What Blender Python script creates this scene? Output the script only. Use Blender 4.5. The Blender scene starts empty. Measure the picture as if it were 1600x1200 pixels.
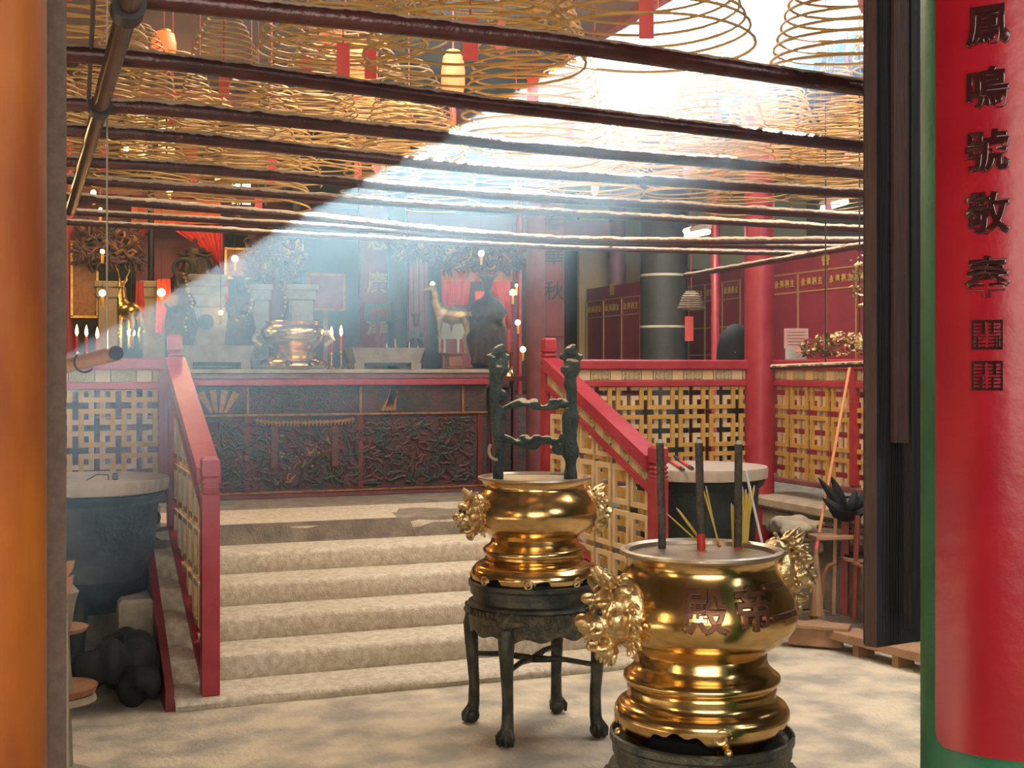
import bpy, bmesh, math, random
from mathutils import Vector, Matrix, noise
random.seed(7)
PI = math.pi
# ------------------------------------------------------------------ camera
F, UC, VH, H, YAW = 1990.0, 800.0, 575.0, 1.83, 0.3642
CS, SN = math.cos(YAW), math.sin(YAW)
scene = bpy.context.scene
col = scene.collection
cam_data = bpy.data.cameras.new('camera'); cam = bpy.data.objects.new('camera', cam_data); col.objects.link(cam)
cam_data.sensor_width = 36; cam_data.lens = 36 * F / 1600; cam_data.shift_y = -(600 - VH) / 1600
cam_data.clip_start = .02
cam.location = (0, 0, H); cam.rotation_euler = (PI / 2, 0, -YAW)
scene.camera = cam
# ------------------------------------------------------------------ light
w = bpy.data.worlds.new('sky'); scene.world = w; w.use_nodes = True
bg = w.node_tree.nodes['Background']; bg.inputs[0].default_value = (.80, .90, 1, 1); bg.inputs[1].default_value = 9.0
def lamp(name, kind, loc, energy, color, size=None, target=None, sizey=None, spread=None):
    d = bpy.data.lights.new(name, kind); o = bpy.data.objects.new(name, d); col.objects.link(o)
    d.energy = energy; d.color = color; o.location = loc
    if kind == 'AREA':
        d.size = size or 1
        if sizey: d.shape = 'RECTANGLE'; d.size_y = sizey
        if spread: d.spread = spread
    elif kind in ('POINT', 'SPOT'): d.shadow_soft_size = size or .1
    if target: o.rotation_euler = (Vector(target) - Vector(loc)).to_track_quat('-Z', 'Y').to_euler()
    return o
SUN = Vector((1.389, .541, .86)).normalized()
sun = lamp('sun', 'SUN', (6, 8, 8), 380, (1, .93, .82)); sun.data.angle = .009
sun.rotation_euler = SUN.to_track_quat('Z', 'Y').to_euler()
lamp('entrance_daylight', 'AREA', (0.3, -2.0, 2.6), 235, (1, .90, .76), 4.5, (2.3, 7, .6), 2.6)
lamp('camera_flash', 'POINT', (-.06, -.02, 1.95), 13, (1, .97, .92), .02)
lamp('gate_lamp', 'AREA', (-2.7, 1.9, 2.0), 26, (1, .72, .35), .5, (-.1, 1.9, 1.8), 1.6)
lamp('entrance_daylight', 'AREA', (4.2, .2, 3.6), 45, (.95, .97, 1), 1.6, (1.8, 4.6, .3), 1.2)
lamp('steps_overhead_fill', 'AREA', (2.2, 7.5, 4.3), 165, (1, .88, .68), 2.0, (2.3, 7.3, .6), 1.6)  # added fill above the steps, lifts the treads like light from the skylight
lamp('altar_lamp', 'POINT', (1.2, 11.0, 3.7), 60, (1, .52, .2), .25)
lamp('altar_lamp', 'POINT', (-.6, 10.2, 3.0), 55, (1, .58, .22), .2)
lamp('gallery_lamp', 'AREA', (5.2, 9.9, 3.0), 55, (.95, 1, .85), .9, (6.3, 11, 1.6), .3)
lamp('gallery_lamp', 'AREA', (4.6, 5.2, 4.0), 60, (1, .86, .62), 1.2, (4.9, 7.6, .6), 1.2)
vs = scene.view_settings
vs.view_transform = 'Standard'; vs.look = 'None'; vs.gamma = 1; vs.use_curve_mapping = False; vs.exposure = 0.0
cy = scene.cycles
cy.use_denoising = True; cy.max_bounces = 7; cy.diffuse_bounces = 3; cy.glossy_bounces = 4; cy.volume_bounces = 1
cy.transmission_bounces = 3; cy.sample_clamp_indirect = 4; cy.caustics_reflective = False; cy.caustics_refractive = False
cy.use_adaptive_sampling = True; cy.adaptive_threshold = .02

# ------------------------------------------------------------------ projection helpers
def ray(u, v): t = (u - UC) / F; return Vector((CS * t + SN, -SN * t + CS, -(v - VH) / F))
O = Vector((0, 0, H))
def atD(u, v, D): return O + ray(u, v) * D
def atZ(u, v, z): d = ray(u, v); return O + d * ((z - H) / d.z)
def atY(u, v, Y): d = ray(u, v); return O + d * (Y / d.y)
def atX(u, v, X): d = ray(u, v); return O + d * (X / d.x)
def depth(p): return p[0] * SN + p[1] * CS
def ppm(p): return F / depth(p)

# ------------------------------------------------------------------ materials
def mat(name, color, rough=.5, metal=0.0, color2=None, nscale=6, bump=0.0, bscale=40, emit=0, ecol=None, coat=0, sheen=0, detail=4, contrast=(.35, .65), stretch=None, dust=None, dustt=.55, trans=0):
    m = bpy.data.materials.new(name); m.use_nodes = True
    nt = m.node_tree; N = nt.nodes; L = nt.links; b = N['Principled BSDF']
    c = tuple(color) + (1,)
    b.inputs['Base Color'].default_value = c; b.inputs['Roughness'].default_value = rough; b.inputs['Metallic'].default_value = metal
    b.inputs['Coat Weight'].default_value = coat
    if trans: b.inputs['Transmission Weight'].default_value = trans
    if emit: b.inputs['Emission Color'].default_value = tuple(ecol or color) + (1,); b.inputs['Emission Strength'].default_value = emit
    tc = N.new('ShaderNodeTexCoord'); out = None
    src = tc.outputs['Object']
    if stretch:
        mp = N.new('ShaderNodeMapping'); mp.inputs['Scale'].default_value = stretch; L.new(src, mp.inputs[0]); src = mp.outputs[0]
    if color2:
        n = N.new('ShaderNodeTexNoise'); n.inputs['Scale'].default_value = nscale; n.inputs['Detail'].default_value = detail; L.new(src, n.inputs['Vector'])
        r = N.new('ShaderNodeValToRGB'); r.color_ramp.elements[0].position = contrast[0]; r.color_ramp.elements[1].position = contrast[1]
        r.color_ramp.elements[0].color = c; r.color_ramp.elements[1].color = tuple(color2) + (1,)
        L.new(n.outputs['Fac'], r.inputs[0]); out = r.outputs[0]
    if dust:
        g = N.new('ShaderNodeNewGeometry'); sp = N.new('ShaderNodeSeparateXYZ'); L.new(g.outputs['Normal'], sp.inputs[0])
        n2 = N.new('ShaderNodeTexNoise'); n2.inputs['Scale'].default_value = 30; n2.inputs['Detail'].default_value = 3; L.new(tc.outputs['Object'], n2.inputs['Vector'])
        ad = N.new('ShaderNodeMath'); ad.operation = 'MULTIPLY_ADD'; L.new(n2.outputs['Fac'], ad.inputs[0]); ad.inputs[1].default_value = .7; L.new(sp.outputs['Z'], ad.inputs[2])
        r2 = N.new('ShaderNodeValToRGB'); r2.color_ramp.elements[0].position = dustt + .25; r2.color_ramp.elements[1].position = dustt + .4; L.new(ad.outputs[0], r2.inputs[0])
        mx = N.new('ShaderNodeMix'); mx.data_type = 'RGBA'; L.new(r2.outputs[0], mx.inputs['Factor'])
        if out: L.new(out, mx.inputs[6])
        else: mx.inputs[6].default_value = c
        mx.inputs[7].default_value = tuple(dust) + (1,); out = mx.outputs[2]
        rr = N.new('ShaderNodeMapRange'); rr.inputs['To Min'].default_value = rough; rr.inputs['To Max'].default_value = .9; L.new(r2.outputs[0], rr.inputs[0]); L.new(rr.outputs[0], b.inputs['Roughness'])
    if out: L.new(out, b.inputs['Base Color'])
    if bump:
        n3 = N.new('ShaderNodeTexNoise'); n3.inputs['Scale'].default_value = bscale; n3.inputs['Detail'].default_value = 5; L.new(src, n3.inputs['Vector'])
        bp = N.new('ShaderNodeBump'); bp.inputs['Strength'].default_value = bump; bp.inputs['Distance'].default_value = .02; L.new(n3.outputs['Fac'], bp.inputs['Height']); L.new(bp.outputs[0], b.inputs['Normal'])
    return m
M = {}
M['floor'] = mat('floor_concrete', (.38, .34, .28), .7, 0, (.72, .61, .45), 3.4, .8, 38, detail=14, contrast=(.38, .60))
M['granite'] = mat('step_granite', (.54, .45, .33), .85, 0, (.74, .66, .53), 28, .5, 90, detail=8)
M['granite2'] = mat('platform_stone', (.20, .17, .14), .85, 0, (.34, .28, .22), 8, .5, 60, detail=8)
M['ledge'] = mat('ledge_stone', (.30, .33, .29), .7, 0, (.46, .44, .36), 5, .2, 50)
M['creamstone'] = mat('cream_stone', (.45, .37, .26), .8, 0, (.33, .26, .18), 6, .3, 40)
M['red'] = mat('red_paint', (.30, .018, .03), .38, 0, (.40, .04, .055), 7, .08, 30)
M['dustred'] = mat('dusty_red_paint', (.30, .015, .028), .4, 0, (.38, .035, .05), 6, .08, 30, dust=(.42, .12, .12), dustt=1.05)
M['ochre'] = mat('ochre_glaze', (.46, .25, .045), .45, 0, (.55, .33, .08), 9)
M['cream'] = mat('cream_glaze', (.70, .52, .30), .5, 0, (.62, .44, .24), 9)
M['fret'] = mat('fret_tile', (.50, .38, .19), .55, 0, (.60, .47, .26), 60, .5, 120)
M['pillarred'] = mat('red_lacquer', (.34, .006, .018), .34, 0, (.28, .004, .014), 5, .10, 22)
M['gilt'] = mat('worn_gilt', (.75, .45, .10), .35, .6, (.5, .25, .04), 20)
M['green'] = mat('green_paint', (.012, .12, .055), .45, 0, (.02, .17, .08), 5, .1, 30)
M['lacquer'] = mat('black_lacquer_letters', (.035, .008, .01), .12, 0, coat=.8)
M['blackwood'] = mat('black_wood', (.018, .018, .022), .55, 0, (.035, .033, .037), 5, .5, 8, stretch=(30, 30, .6))
M['brownedge'] = mat('brown_edge_wood', (.085, .035, .03), .6, 0, (.05, .025, .025), 8, .3, 12, stretch=(12, 12, .8))
M['orangewood'] = mat('varnished_orange_wood', (.36, .105, .008), .5, 0, (.22, .05, .006), 4, .15, 10, stretch=(2, 2, .7))
M['greyjamb'] = mat('grey_brown_jamb', (.085, .06, .058), .7, 0, (.12, .085, .075), 60, .3, 90)
M['rod'] = mat('dusty_pipe', (.075, .022, .02), .3, .2, (.05, .018, .02), 12, .25, 60, dust=(.62, .48, .34), dustt=.34)
M['pole'] = mat('steel_pole', (.16, .09, .06), .25, .75, (.08, .04, .03), 8)
M['black'] = mat('black_iron', (.012, .012, .013), .45, .3)
M['iron'] = mat('green_black_iron', (.008, .012, .012), .5, .2, (.022, .03, .028), 10, .3, 30)
M['stand'] = mat('dark_bronze_stand', (.025, .032, .032), .35, .4, (.09, .085, .06), 14, .35, 50)
M['apron'] = mat('worn_bronze_relief', (.06, .06, .045), .4, .5, (.17, .14, .085), 22, .8, 70)
M['corrode'] = mat('corroded_iron', (.02, .04, .042), .65, .15, (.05, .075, .07), 16, .9, 60, dust=(.62, .52, .38), dustt=.72)
M['brass'] = mat('polished_brass', (.80, .56, .24), .2, 1, (.68, .42, .15), 5, .05, 14)
M['brasslip'] = mat('silvered_brass_rim', (.62, .55, .45), .35, .8, (.48, .38, .26), 8, .1, 40)
M['brassrelief'] = mat('cast_brass', (.80, .60, .32), .3, .9, (.55, .38, .18), 30, .3, 60)
M['letters'] = mat('raised_brass_letters', (.20, .085, .045), .38, .6, (.14, .06, .045), 20)
M['ash'] = mat('incense_ash', (.92, .90, .84), .95, 0, (.45, .40, .32), 110, 1, 60, contrast=(.42, .6))
M['coil'] = mat('incense_coil', (.54, .31, .085), .5, 0, (.42, .23, .06), 6, .2, 50)
M['coil2'] = mat('grey_incense_coil', (.20, .14, .09), .7, 0, (.28, .2, .13), 6)
M['string'] = mat('red_string', (.42, .06, .05), .8)
M['card'] = mat('red_prayer_card', (.75, .05, .06), .6, 0, (.8, .12, .10), 8)
M['cardpink'] = mat('pink_prayer_card', (.80, .22, .22), .6, 0, (.85, .3, .3), 8)
M['stick'] = mat('yellow_incense', (.62, .42, .07), .7)
M['stickred'] = mat('red_incense_base', (.55, .03, .03), .6)
M['stickash'] = mat('ashen_tip', (.5, .47, .45), .9)
M['burnt'] = mat('dark_incense', (.035, .03, .025), .8, 0, (.09, .07, .05), 40, .5, 80)
M['white'] = mat('white_tube', (.75, .70, .62), .5)
M['lid'] = mat('grey_wood_lid', (.36, .28, .22), .75, 0, (.46, .38, .31), 5, .2, 20, stretch=(1, 6, 1))
M['altardark'] = mat('dark_carved_wood', (.030, .032, .030), .5, 0, (.10, .025, .03), 9, .6, 40, detail=8)
M['carvered'] = mat('faded_red_carving', (.13, .045, .04), .55, 0, (.08, .03, .03), 20, .4, 60)
M['carvegreen'] = mat('faded_green_carving', (.025, .06, .05), .55, 0, (.045, .055, .045), 20, .4, 60)
M['carveorange'] = mat('faded_gold_carving', (.34, .15, .05), .5, .2, (.22, .09, .03), 25, .4, 60)
M['darkred'] = mat('dark_red_wood', (.12, .012, .018), .45, 0, (.17, .02, .025), 6, .1, 30)
M['purple'] = mat('dusty_maroon_wood', (.16, .05, .06), .5, 0, (.22, .07, .08), 8)
M['stonebox'] = mat('grey_tan_stone', (.21, .17, .12), .75, 0, (.30, .24, .17), 9, .3, 40)
M['silk'] = mat('red_silk', (.62, .02, .02), .5, 0, (.75, .07, .03), 5, .2, 8)
M['silkor'] = mat('orange_embroidery', (.70, .20, .06), .5, 0, (.80, .12, .05), 14, .4, 30)
M['plasterwall'] = mat('smoky_wall', (.10, .085, .06), .9, 0, (.15, .12, .08), 1.5, .1, 20)
M['ochrewall'] = mat('yellow_plaster', (.42, .31, .15), .9, 0, (.34, .24, .11), 2, .1, 20)
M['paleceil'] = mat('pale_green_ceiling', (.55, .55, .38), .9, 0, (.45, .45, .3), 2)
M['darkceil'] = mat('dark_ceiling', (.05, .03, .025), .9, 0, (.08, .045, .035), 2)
M['redpanel'] = mat('red_wall_panel', (.20, .014, .022), .45, 0, (.25, .022, .03), 4)
M['goldline'] = mat('gold_line', (.50, .30, .10), .4, .4)
M['goldbright'] = mat('bright_gold_paint', (.80, .50, .10), .35, .5)
M['soot'] = mat('soot_black_column', (.010, .009, .008), .7, 0, (.028, .020, .015), 3, .2, 20)
M['paper'] = mat('pink_notice_paper', (.50, .30, .26), .8)
M['foil'] = mat('gold_foil', (.65, .50, .22), .25, .8, (.35, .22, .12), 30, .6, 40)
M['foilred'] = mat('red_foil', (.55, .08, .05), .35, .3)
M['wood'] = mat('orange_brown_wood', (.30, .13, .06), .55, 0, (.22, .085, .045), 7, .3, 30)
M['redwood'] = mat('red_brown_wood', (.20, .035, .03), .5, 0, (.15, .03, .025), 7)
M['palewood'] = mat('pale_worn_wood', (.40, .23, .13), .7, 0, (.30, .16, .09), 6, .3, 30)
M['broom'] = mat('orange_broom_handle', (.62, .25, .10), .5)
M['rope'] = mat('pale_wire', (.35, .30, .25), .6)
M['wire'] = mat('dark_wire', (.03, .02, .02), .5)
M['goldstat'] = mat('gilded_bronze', (.55, .40, .16), .28, .9, (.30, .2, .07), 14, .3, 30)
M['darkstat'] = mat('dark_statue', (.008, .010, .010), .5, .1, (.05, .014, .010), 14, .4, 40)
M['bulb'] = mat('warm_bulb', (1, .8, .4), .5, emit=55, ecol=(1, .62, .18))
M['flame'] = mat('flame', (1, .8, .4), .5, emit=30, ecol=(1, .55, .16))
M['tube'] = mat('fluorescent_tube', (1, 1, 1), .5, emit=14, ecol=(.92, 1, .95))
M['litwindow'] = mat('lit_window', (1, .9, .6), .5, emit=1.1, ecol=(1, .82, .42))
M['litwindowhot'] = mat('bright_lit_window', (1, .95, .7), .5, emit=4, ecol=(1, .92, .7))
M['lantern'] = mat('lit_lantern', (.8, .1, .03), .5, emit=1.3, ecol=(1, .16, .03))
M['lanternhot'] = mat('lantern_glow', (1, .6, .1), .5, emit=10, ecol=(1, .55, .1))
M['blackcloth'] = mat('black_cloth', (.005, .005, .006), .8)

# ------------------------------------------------------------------ mesh building
class MB:
    def __init__(s): s.v = []; s.f = []
    def add(s, vs, fs):
        k = len(s.v); s.v += [tuple(x) for x in vs]; s.f += [tuple(i + k for i in f) for f in fs]; return s
    def box(s, c, d, rz=0, taper=1, ch=0):
        x, y, z = d[0] / 2, d[1] / 2, d[2] / 2; R = Matrix.Rotation(rz, 3, 'Z'); c = Vector(c)
        if ch:
            prof = [(-z, -ch), (-z + ch, 0), (z - ch, 0), (z, -ch)]
            vs = []
            for zz, o in prof: vs += [c + R @ Vector((sx * (x + o), sy * (y + o), zz)) for sx, sy in ((-1, -1), (1, -1), (1, 1), (-1, 1))]
            fs = [(3, 2, 1, 0), (12, 13, 14, 15)]
            for a in range(3):
                for b in range(4): fs.append((a * 4 + b, a * 4 + (b + 1) % 4, a * 4 + 4 + (b + 1) % 4, a * 4 + 4 + b))
            return s.add(vs, fs)
        vs = [c + R @ Vector((sx * x * (taper if sz > 0 else 1), sy * y * (taper if sz > 0 else 1), sz * z)) for sz in (-1, 1) for sx, sy in ((-1, -1), (1, -1), (1, 1), (-1, 1))]
        return s.add(vs, [(3, 2, 1, 0), (4, 5, 6, 7), (0, 1, 5, 4), (1, 2, 6, 5), (2, 3, 7, 6), (3, 0, 4, 7)])
    def tube(s, pts, r, n=8, closed=False, caps=True, rfun=None):
        pts = [Vector(p) for p in pts]; m = len(pts)
        rr = r if isinstance(r, (list, tuple)) else [r] * m
        T = [(pts[(i + 1) % m] - pts[i - 1]) if closed else (pts[min(i + 1, m - 1)] - pts[max(i - 1, 0)]) for i in range(m)]
        up = Vector((0, 0, 1)) if abs(T[0].normalized().z) < .9 else Vector((1, 0, 0))
        a = T[0].cross(up).normalized(); vs = []
        for i in range(m):
            t = T[i].normalized(); a = (a - t * a.dot(t))
            a = a.normalized() if a.length > 1e-6 else t.orthogonal().normalized()
            b = a.cross(t)
            for k in range(n):
                q = 2 * PI * k / n; R_ = rr[i] * (rfun(i, k) if rfun else 1)
                vs.append(pts[i] + (a * math.cos(q) + b * math.sin(q)) * R_)
        fs = []
        for i in range(m if closed else m - 1):
            j = (i + 1) % m
            for k in range(n): l = (k + 1) % n; fs.append((i * n + k, j * n + k, j * n + l, i * n + l))
        if caps and not closed: fs += [tuple(range(n)), tuple((m - 1) * n + k for k in reversed(range(n)))]
        return s.add(vs, fs)
    def lathe(s, prof, n=48, c=(0, 0, 0), wob=None, cap=True):
        vs = []; c = Vector(c)
        for i, (r, z) in enumerate(prof):
            for k in range(n):
                a = 2 * PI * k / n; dz = wob(i, a) if wob else 0
                vs.append(c + Vector((r * math.cos(a), r * math.sin(a), z + dz)))
        fs = []
        for i in range(len(prof) - 1):
            for k in range(n): l = (k + 1) % n; fs.append((i * n + k, i * n + l, (i + 1) * n + l, (i + 1) * n + k))
        if prof[0][0] > 1e-4 and wob is None and cap: fs.append(tuple(reversed(range(n))))
        if prof[-1][0] > 1e-4 and wob is None and cap: fs.append(tuple((len(prof) - 1) * n + k for k in range(n)))
        return s.add(vs, fs)
    def ball(s, c, r, nu=12, nv=8, R=None):
        rx, ry, rz = (r, r, r) if not isinstance(r, (tuple, list)) else r
        c = Vector(c); vs = []
        for i in range(nv + 1):
            t = PI * i / nv
            for k in range(nu):
                a = 2 * PI * k / nu; p = Vector((rx * math.sin(t) * math.cos(a), ry * math.sin(t) * math.sin(a), rz * math.cos(t)))
                vs.append(c + (R @ p if R else p))
        fs = [(i * nu + k, (i + 1) * nu + k, (i + 1) * nu + (k + 1) % nu, i * nu + (k + 1) % nu) for i in range(nv) for k in range(nu)]
        return s.add(vs, fs)
    def poly(s, pts, nrm, th):
        nrm = Vector(nrm) * th; n = len(pts); vs = [Vector(p) for p in pts] + [Vector(p) + nrm for p in pts]
        return s.add(vs, [tuple(reversed(range(n))), tuple(range(n, 2 * n))] + [(i, (i + 1) % n, n + (i + 1) % n, n + i) for i in range(n)])
    def mesh(s, name, smooth=True, ang=35):
        me = bpy.data.meshes.new(name); me.from_pydata(s.v, [], s.f); me.validate()
        bm = bmesh.new(); bm.from_mesh(me); bmesh.ops.remove_doubles(bm, verts=bm.verts, dist=1e-6); bmesh.ops.recalc_face_normals(bm, faces=bm.faces)
        if smooth:
            for f_ in bm.faces: f_.smooth = True
            for e in bm.edges:
                e.smooth = not (len(e.link_faces) == 2 and e.calc_face_angle(0) > math.radians(ang))
        bm.to_mesh(me); bm.free(); return me
def link(name, me, m, parent=None, loc=None, rot=None):
    o = bpy.data.objects.new(name, me); col.objects.link(o)
    if m is not None and not me.materials: me.materials.append(m if not isinstance(m, str) else M[m])
    if parent: o.parent = parent
    if loc is not None: o.location = loc
    if rot is not None: o.rotation_euler = rot
    return o
def obj(name, mb, m, parent=None, loc=None, rot=None, smooth=True, ang=35): return link(name, mb.mesh(name, smooth, ang), m, parent, loc, rot)
def tag(o, label=None, cat=None, group=None, kind=None):
    if label: o['label'] = label
    if cat: o['category'] = cat
    if group: o['group'] = group
    if kind: o['kind'] = kind
    return o
def thing(name, label, cat, loc=(0, 0, 0), rz=0, group=None, kind=None):
    o = bpy.data.objects.new(name, None); col.objects.link(o); o.location = loc; o.rotation_euler = (0, 0, rz); o.empty_display_size = .1
    return tag(o, label, cat, group, kind)
def copy_tree(o, parent=None):
    c = o.copy(); col.objects.link(c); c.parent = parent
    for ch in list(o.children): copy_tree(ch, c)
    return c
def struct(name, mb, m, label=None, cat=None, **k): o = obj(name, mb, m, **k); tag(o, label, cat, kind='structure'); return o
def remeshed(name, mb, voxel=.01, smooth=2):
    me = mb.mesh(name, True); t = bpy.data.objects.new('tmp', me); col.objects.link(t)
    r = t.modifiers.new('r', 'REMESH'); r.mode = 'VOXEL'; r.voxel_size = voxel; r.use_smooth_shade = True
    if smooth: sm = t.modifiers.new('s', 'SMOOTH'); sm.iterations = smooth; sm.factor = .5
    dg = bpy.context.evaluated_depsgraph_get(); n = bpy.data.meshes.new_from_object(t.evaluated_get(dg)); n.name = name
    bpy.data.objects.remove(t); bpy.data.meshes.remove(me); return n
def text_mesh(txt, size, ext=.004, off=.0, bevel=0.0):
    cu = bpy.data.curves.new('txt', 'FONT'); cu.body = txt; cu.size = size; cu.extrude = ext; cu.offset = off; cu.bevel_depth = bevel; cu.align_x = 'CENTER'; cu.align_y = 'CENTER'; cu.resolution_u = 4
    t = bpy.data.objects.new('tmp', cu); col.objects.link(t)
    dg = bpy.context.evaluated_depsgraph_get(); me = bpy.data.meshes.new_from_object(t.evaluated_get(dg)); bpy.data.objects.remove(t)
    if me.vertices:   # centre on its box
        xs = [v.co.x for v in me.vertices]; ys = [v.co.y for v in me.vertices]; cx = (min(xs) + max(xs)) / 2; cyy = (min(ys) + max(ys)) / 2
        for v in me.vertices: v.co.x -= cx; v.co.y -= cyy
    return me
def wrap_mesh(me, R, z0, a0, sub=True):
    """bend a flat text mesh (x right, y up, z out) on a vertical cylinder, facing angle a0"""
    bm = bmesh.new(); bm.from_mesh(me)
    for v in bm.verts:
        a = a0 + v.co.x / R; r = R + v.co.z; z = z0 + v.co.y
        v.co = Vector((r * math.cos(a), r * math.sin(a), z))
    bmesh.ops.recalc_face_normals(bm, faces=bm.faces); bm.to_mesh(me); bm.free(); return me

# ------------------------------------------------------------------ setting
R1, RI, TR, Y0 = .0586, .14, .3696, 6.9586
Y5 = Y0 + 5 * TR; ZL = R1 + 5 * RI; XL, XR = .93, 3.65; CZ = 4.45
struct('floor', MB().box((2.5, 5, -.1), (17, 19, .2)), 'floor')
struct('wall_back', MB().box((2, 14.6, 2.4), (16, .2, 4.9)), 'plasterwall')
struct('wall_left', MB().box((-4.1, 5, 2.4), (.2, 19, 4.9)), 'plasterwall')
struct('wall_right', MB().box((9.1, 5, 2.4), (.2, 19, 4.9)), 'plasterwall')
struct('wall_front', MB().box((2.5, -4.1, 2.4), (13.4, .2, 4.9)), 'plasterwall')
HX0, HX1, HY0, HY1 = 4.15, 5.85, 4.9, 9.3
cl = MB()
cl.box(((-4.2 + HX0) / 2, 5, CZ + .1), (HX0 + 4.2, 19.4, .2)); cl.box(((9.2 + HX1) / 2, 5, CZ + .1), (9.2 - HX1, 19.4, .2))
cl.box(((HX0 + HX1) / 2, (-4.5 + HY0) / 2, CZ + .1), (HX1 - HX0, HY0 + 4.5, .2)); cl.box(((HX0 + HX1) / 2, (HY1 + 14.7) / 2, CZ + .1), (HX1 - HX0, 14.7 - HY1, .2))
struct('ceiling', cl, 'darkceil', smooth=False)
sf = MB()
for x in (HX0, HX1): sf.box((x, (HY0 + HY1) / 2, CZ), (.08, HY1 - HY0 + .1, .14))
for y in (6.2, 7.7): sf.box(((HX0 + HX1) / 2, y, CZ - .02), (HX1 - HX0, .14, .12))
for y in (HY0, HY1): sf.box(((HX0 + HX1) / 2, y, CZ), (HX1 - HX0, .08, .14))
struct('trim_skylight', sf, 'redwood', smooth=False)
# platform
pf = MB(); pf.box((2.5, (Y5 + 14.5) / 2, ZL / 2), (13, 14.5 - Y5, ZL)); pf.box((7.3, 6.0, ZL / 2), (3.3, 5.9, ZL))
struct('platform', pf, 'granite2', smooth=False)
cp = MB(); cp.box((-1.6, Y5 + .05, ZL + .085), (4.86, .26, .17), ch=.015); cp.box((4.58, Y5 + .05, ZL + .085), (1.84, .26, .17), ch=.015)
struct('trim_coping', cp, 'ledge')
lg = MB(); lg.box((5.60, 6.1, ZL + .03), (.5, 5.4, .09), ch=.02); lg.box((5.60, 6.1, ZL - .10), (.36, 5.4, .16), ch=.02)
struct('trim_ledge', lg, 'creamstone')
# steps
st = thing('stone_staircase', 'worn granite steps climbing between the two red railed balustrades', None, (0, 0, 0), kind='structure')
for i in range(6):
    z1 = R1 + RI * i; z0 = 0 if i == 0 else z1 - RI
    y = Y0 + TR * i; dy = TR + .12 if i < 5 else .9
    m_ = MB(); n = 26; x0, x1 = .74, 3.86
    if i == 5: x0, x1 = .80, 3.80
    prof = [(y + .012, z0), (y + .004, z0 + .02), (y, z1 - .03), (y + .008, z1 - .01), (y + .03, z1), (y + dy, z1 + .001), (y + dy, z0)]
    vs = []; fs = []; k = len(prof)
    for a in range(n + 1):
        x = x0 + (x1 - x0) * a / n
        for b, (py, pz) in enumerate(prof):
            wv = noise.noise(Vector((x * 1.7, i * 3.1, b * .3))) * .012 if b in (2, 3, 4) else 0
            ch = noise.noise(Vector((x * 7, i * 5.1, 2))) * .006 if b in (2, 3, 4) else 0
            vs.append((x, py + wv + ch, pz + (wv * .4 if b in (3, 4) else 0)))
    for a in range(n):
        for b in range(k): fs.append((a * k + b, a * k + (b + 1) % k, (a + 1) * k + (b + 1) % k, (a + 1) * k + b))
    fs += [tuple(range(k)), tuple(n * k + b for b in reversed(range(k)))]
    m_.add(vs, fs); obj('step', m_, 'granite', st, ang=50)

# ------------------------------------------------------------------ lattice work
PW, PH = .27, .296     # lattice period
def clip(poly, planes):
    for a, b, c in planes:           # keep a*x+b*y+c>=0
        out = []
        for i in range(len(poly)):
            p, q = poly[i], poly[(i + 1) % len(poly)]; dp = a * p[0] + b * p[1] + c; dq = a * q[0] + b * q[1] + c
            if dp >= 0: out.append(p)
            if (dp >= 0) != (dq >= 0): t = dp / (dp - dq); out.append((p[0] + (q[0] - p[0]) * t, p[1] + (q[1] - p[1]) * t))
        poly = out
        if len(poly) < 3: return []
    return poly
def ring_bars(cx, cz, frac=.86, bar=.033):
    w, h = PW * frac / 2, PH * frac / 2
    return [[(cx - w, cz - h), (cx + w, cz - h), (cx + w, cz - h + bar), (cx - w, cz - h + bar)], [(cx - w, cz + h - bar), (cx + w, cz + h - bar), (cx + w, cz + h), (cx - w, cz + h)],
            [(cx - w, cz - h + bar), (cx - w + bar, cz - h + bar), (cx - w + bar, cz + h - bar), (cx - w, cz + h - bar)], [(cx + w - bar, cz - h + bar), (cx + w, cz - h + bar), (cx + w, cz + h - bar), (cx + w - bar, cz + h - bar)]]
ring_cache = {}
def lattice(root, length, planes, zlo, zhi, ph=(0, 0), flip=1):
    """root local: x along fence, z up, y = depth (front is -y*flip)"""
    cnt = 0
    for layer, (ox, oz, mt, yo) in enumerate(((0, 0, 'ochre', -.016), (PW / 2, PH / 2, 'cream', .004))):
        i0 = int(-2); i1 = int(length / PW) + 3; j0 = int(zlo / PH) - 2; j1 = int(zhi / PH) + 2
        for i in range(i0, i1):
            for j in range(j0, j1):
                cx = i * PW + ox + ph[0]; cz = j * PH + oz + ph[1]
                bars = ring_bars(cx, cz); cl_ = [clip(b, planes) for b in bars]
                cl_ = [b for b in cl_ if len(b) >= 3]
                if not cl_: continue
                full = all(len(a) == 4 for a in cl_) and len(cl_) == 4 and all(abs(a[0][0] - b[0][0]) < 1e-6 and abs(a[2][1] - b[2][1]) < 1e-6 and abs(a[2][0] - b[2][0]) < 1e-6 for a, b in zip(cl_, bars))
                yy = yo * flip
                if full:
                    key = (mt,)
                    if key not in ring_cache:
                        m_ = MB()
                        for b in ring_bars(0, 0): m_.poly([(x, -.010, z) for x, z in b], (0, 1, 0), .020)
                        ring_cache[key] = m_.mesh('lattice_square', False); ring_cache[key].materials.append(M[mt])
                    link('lattice_square', ring_cache[key], None, root, (cx, yy, cz))
                else:
                    m_ = MB()
                    for b in cl_: m_.poly([(x, yy - .010, z) for x, z in b], (0, 1, 0), .020)
                    obj('lattice_square', m_, mt, root, smooth=False)
                cnt += 1
    return cnt
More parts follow.
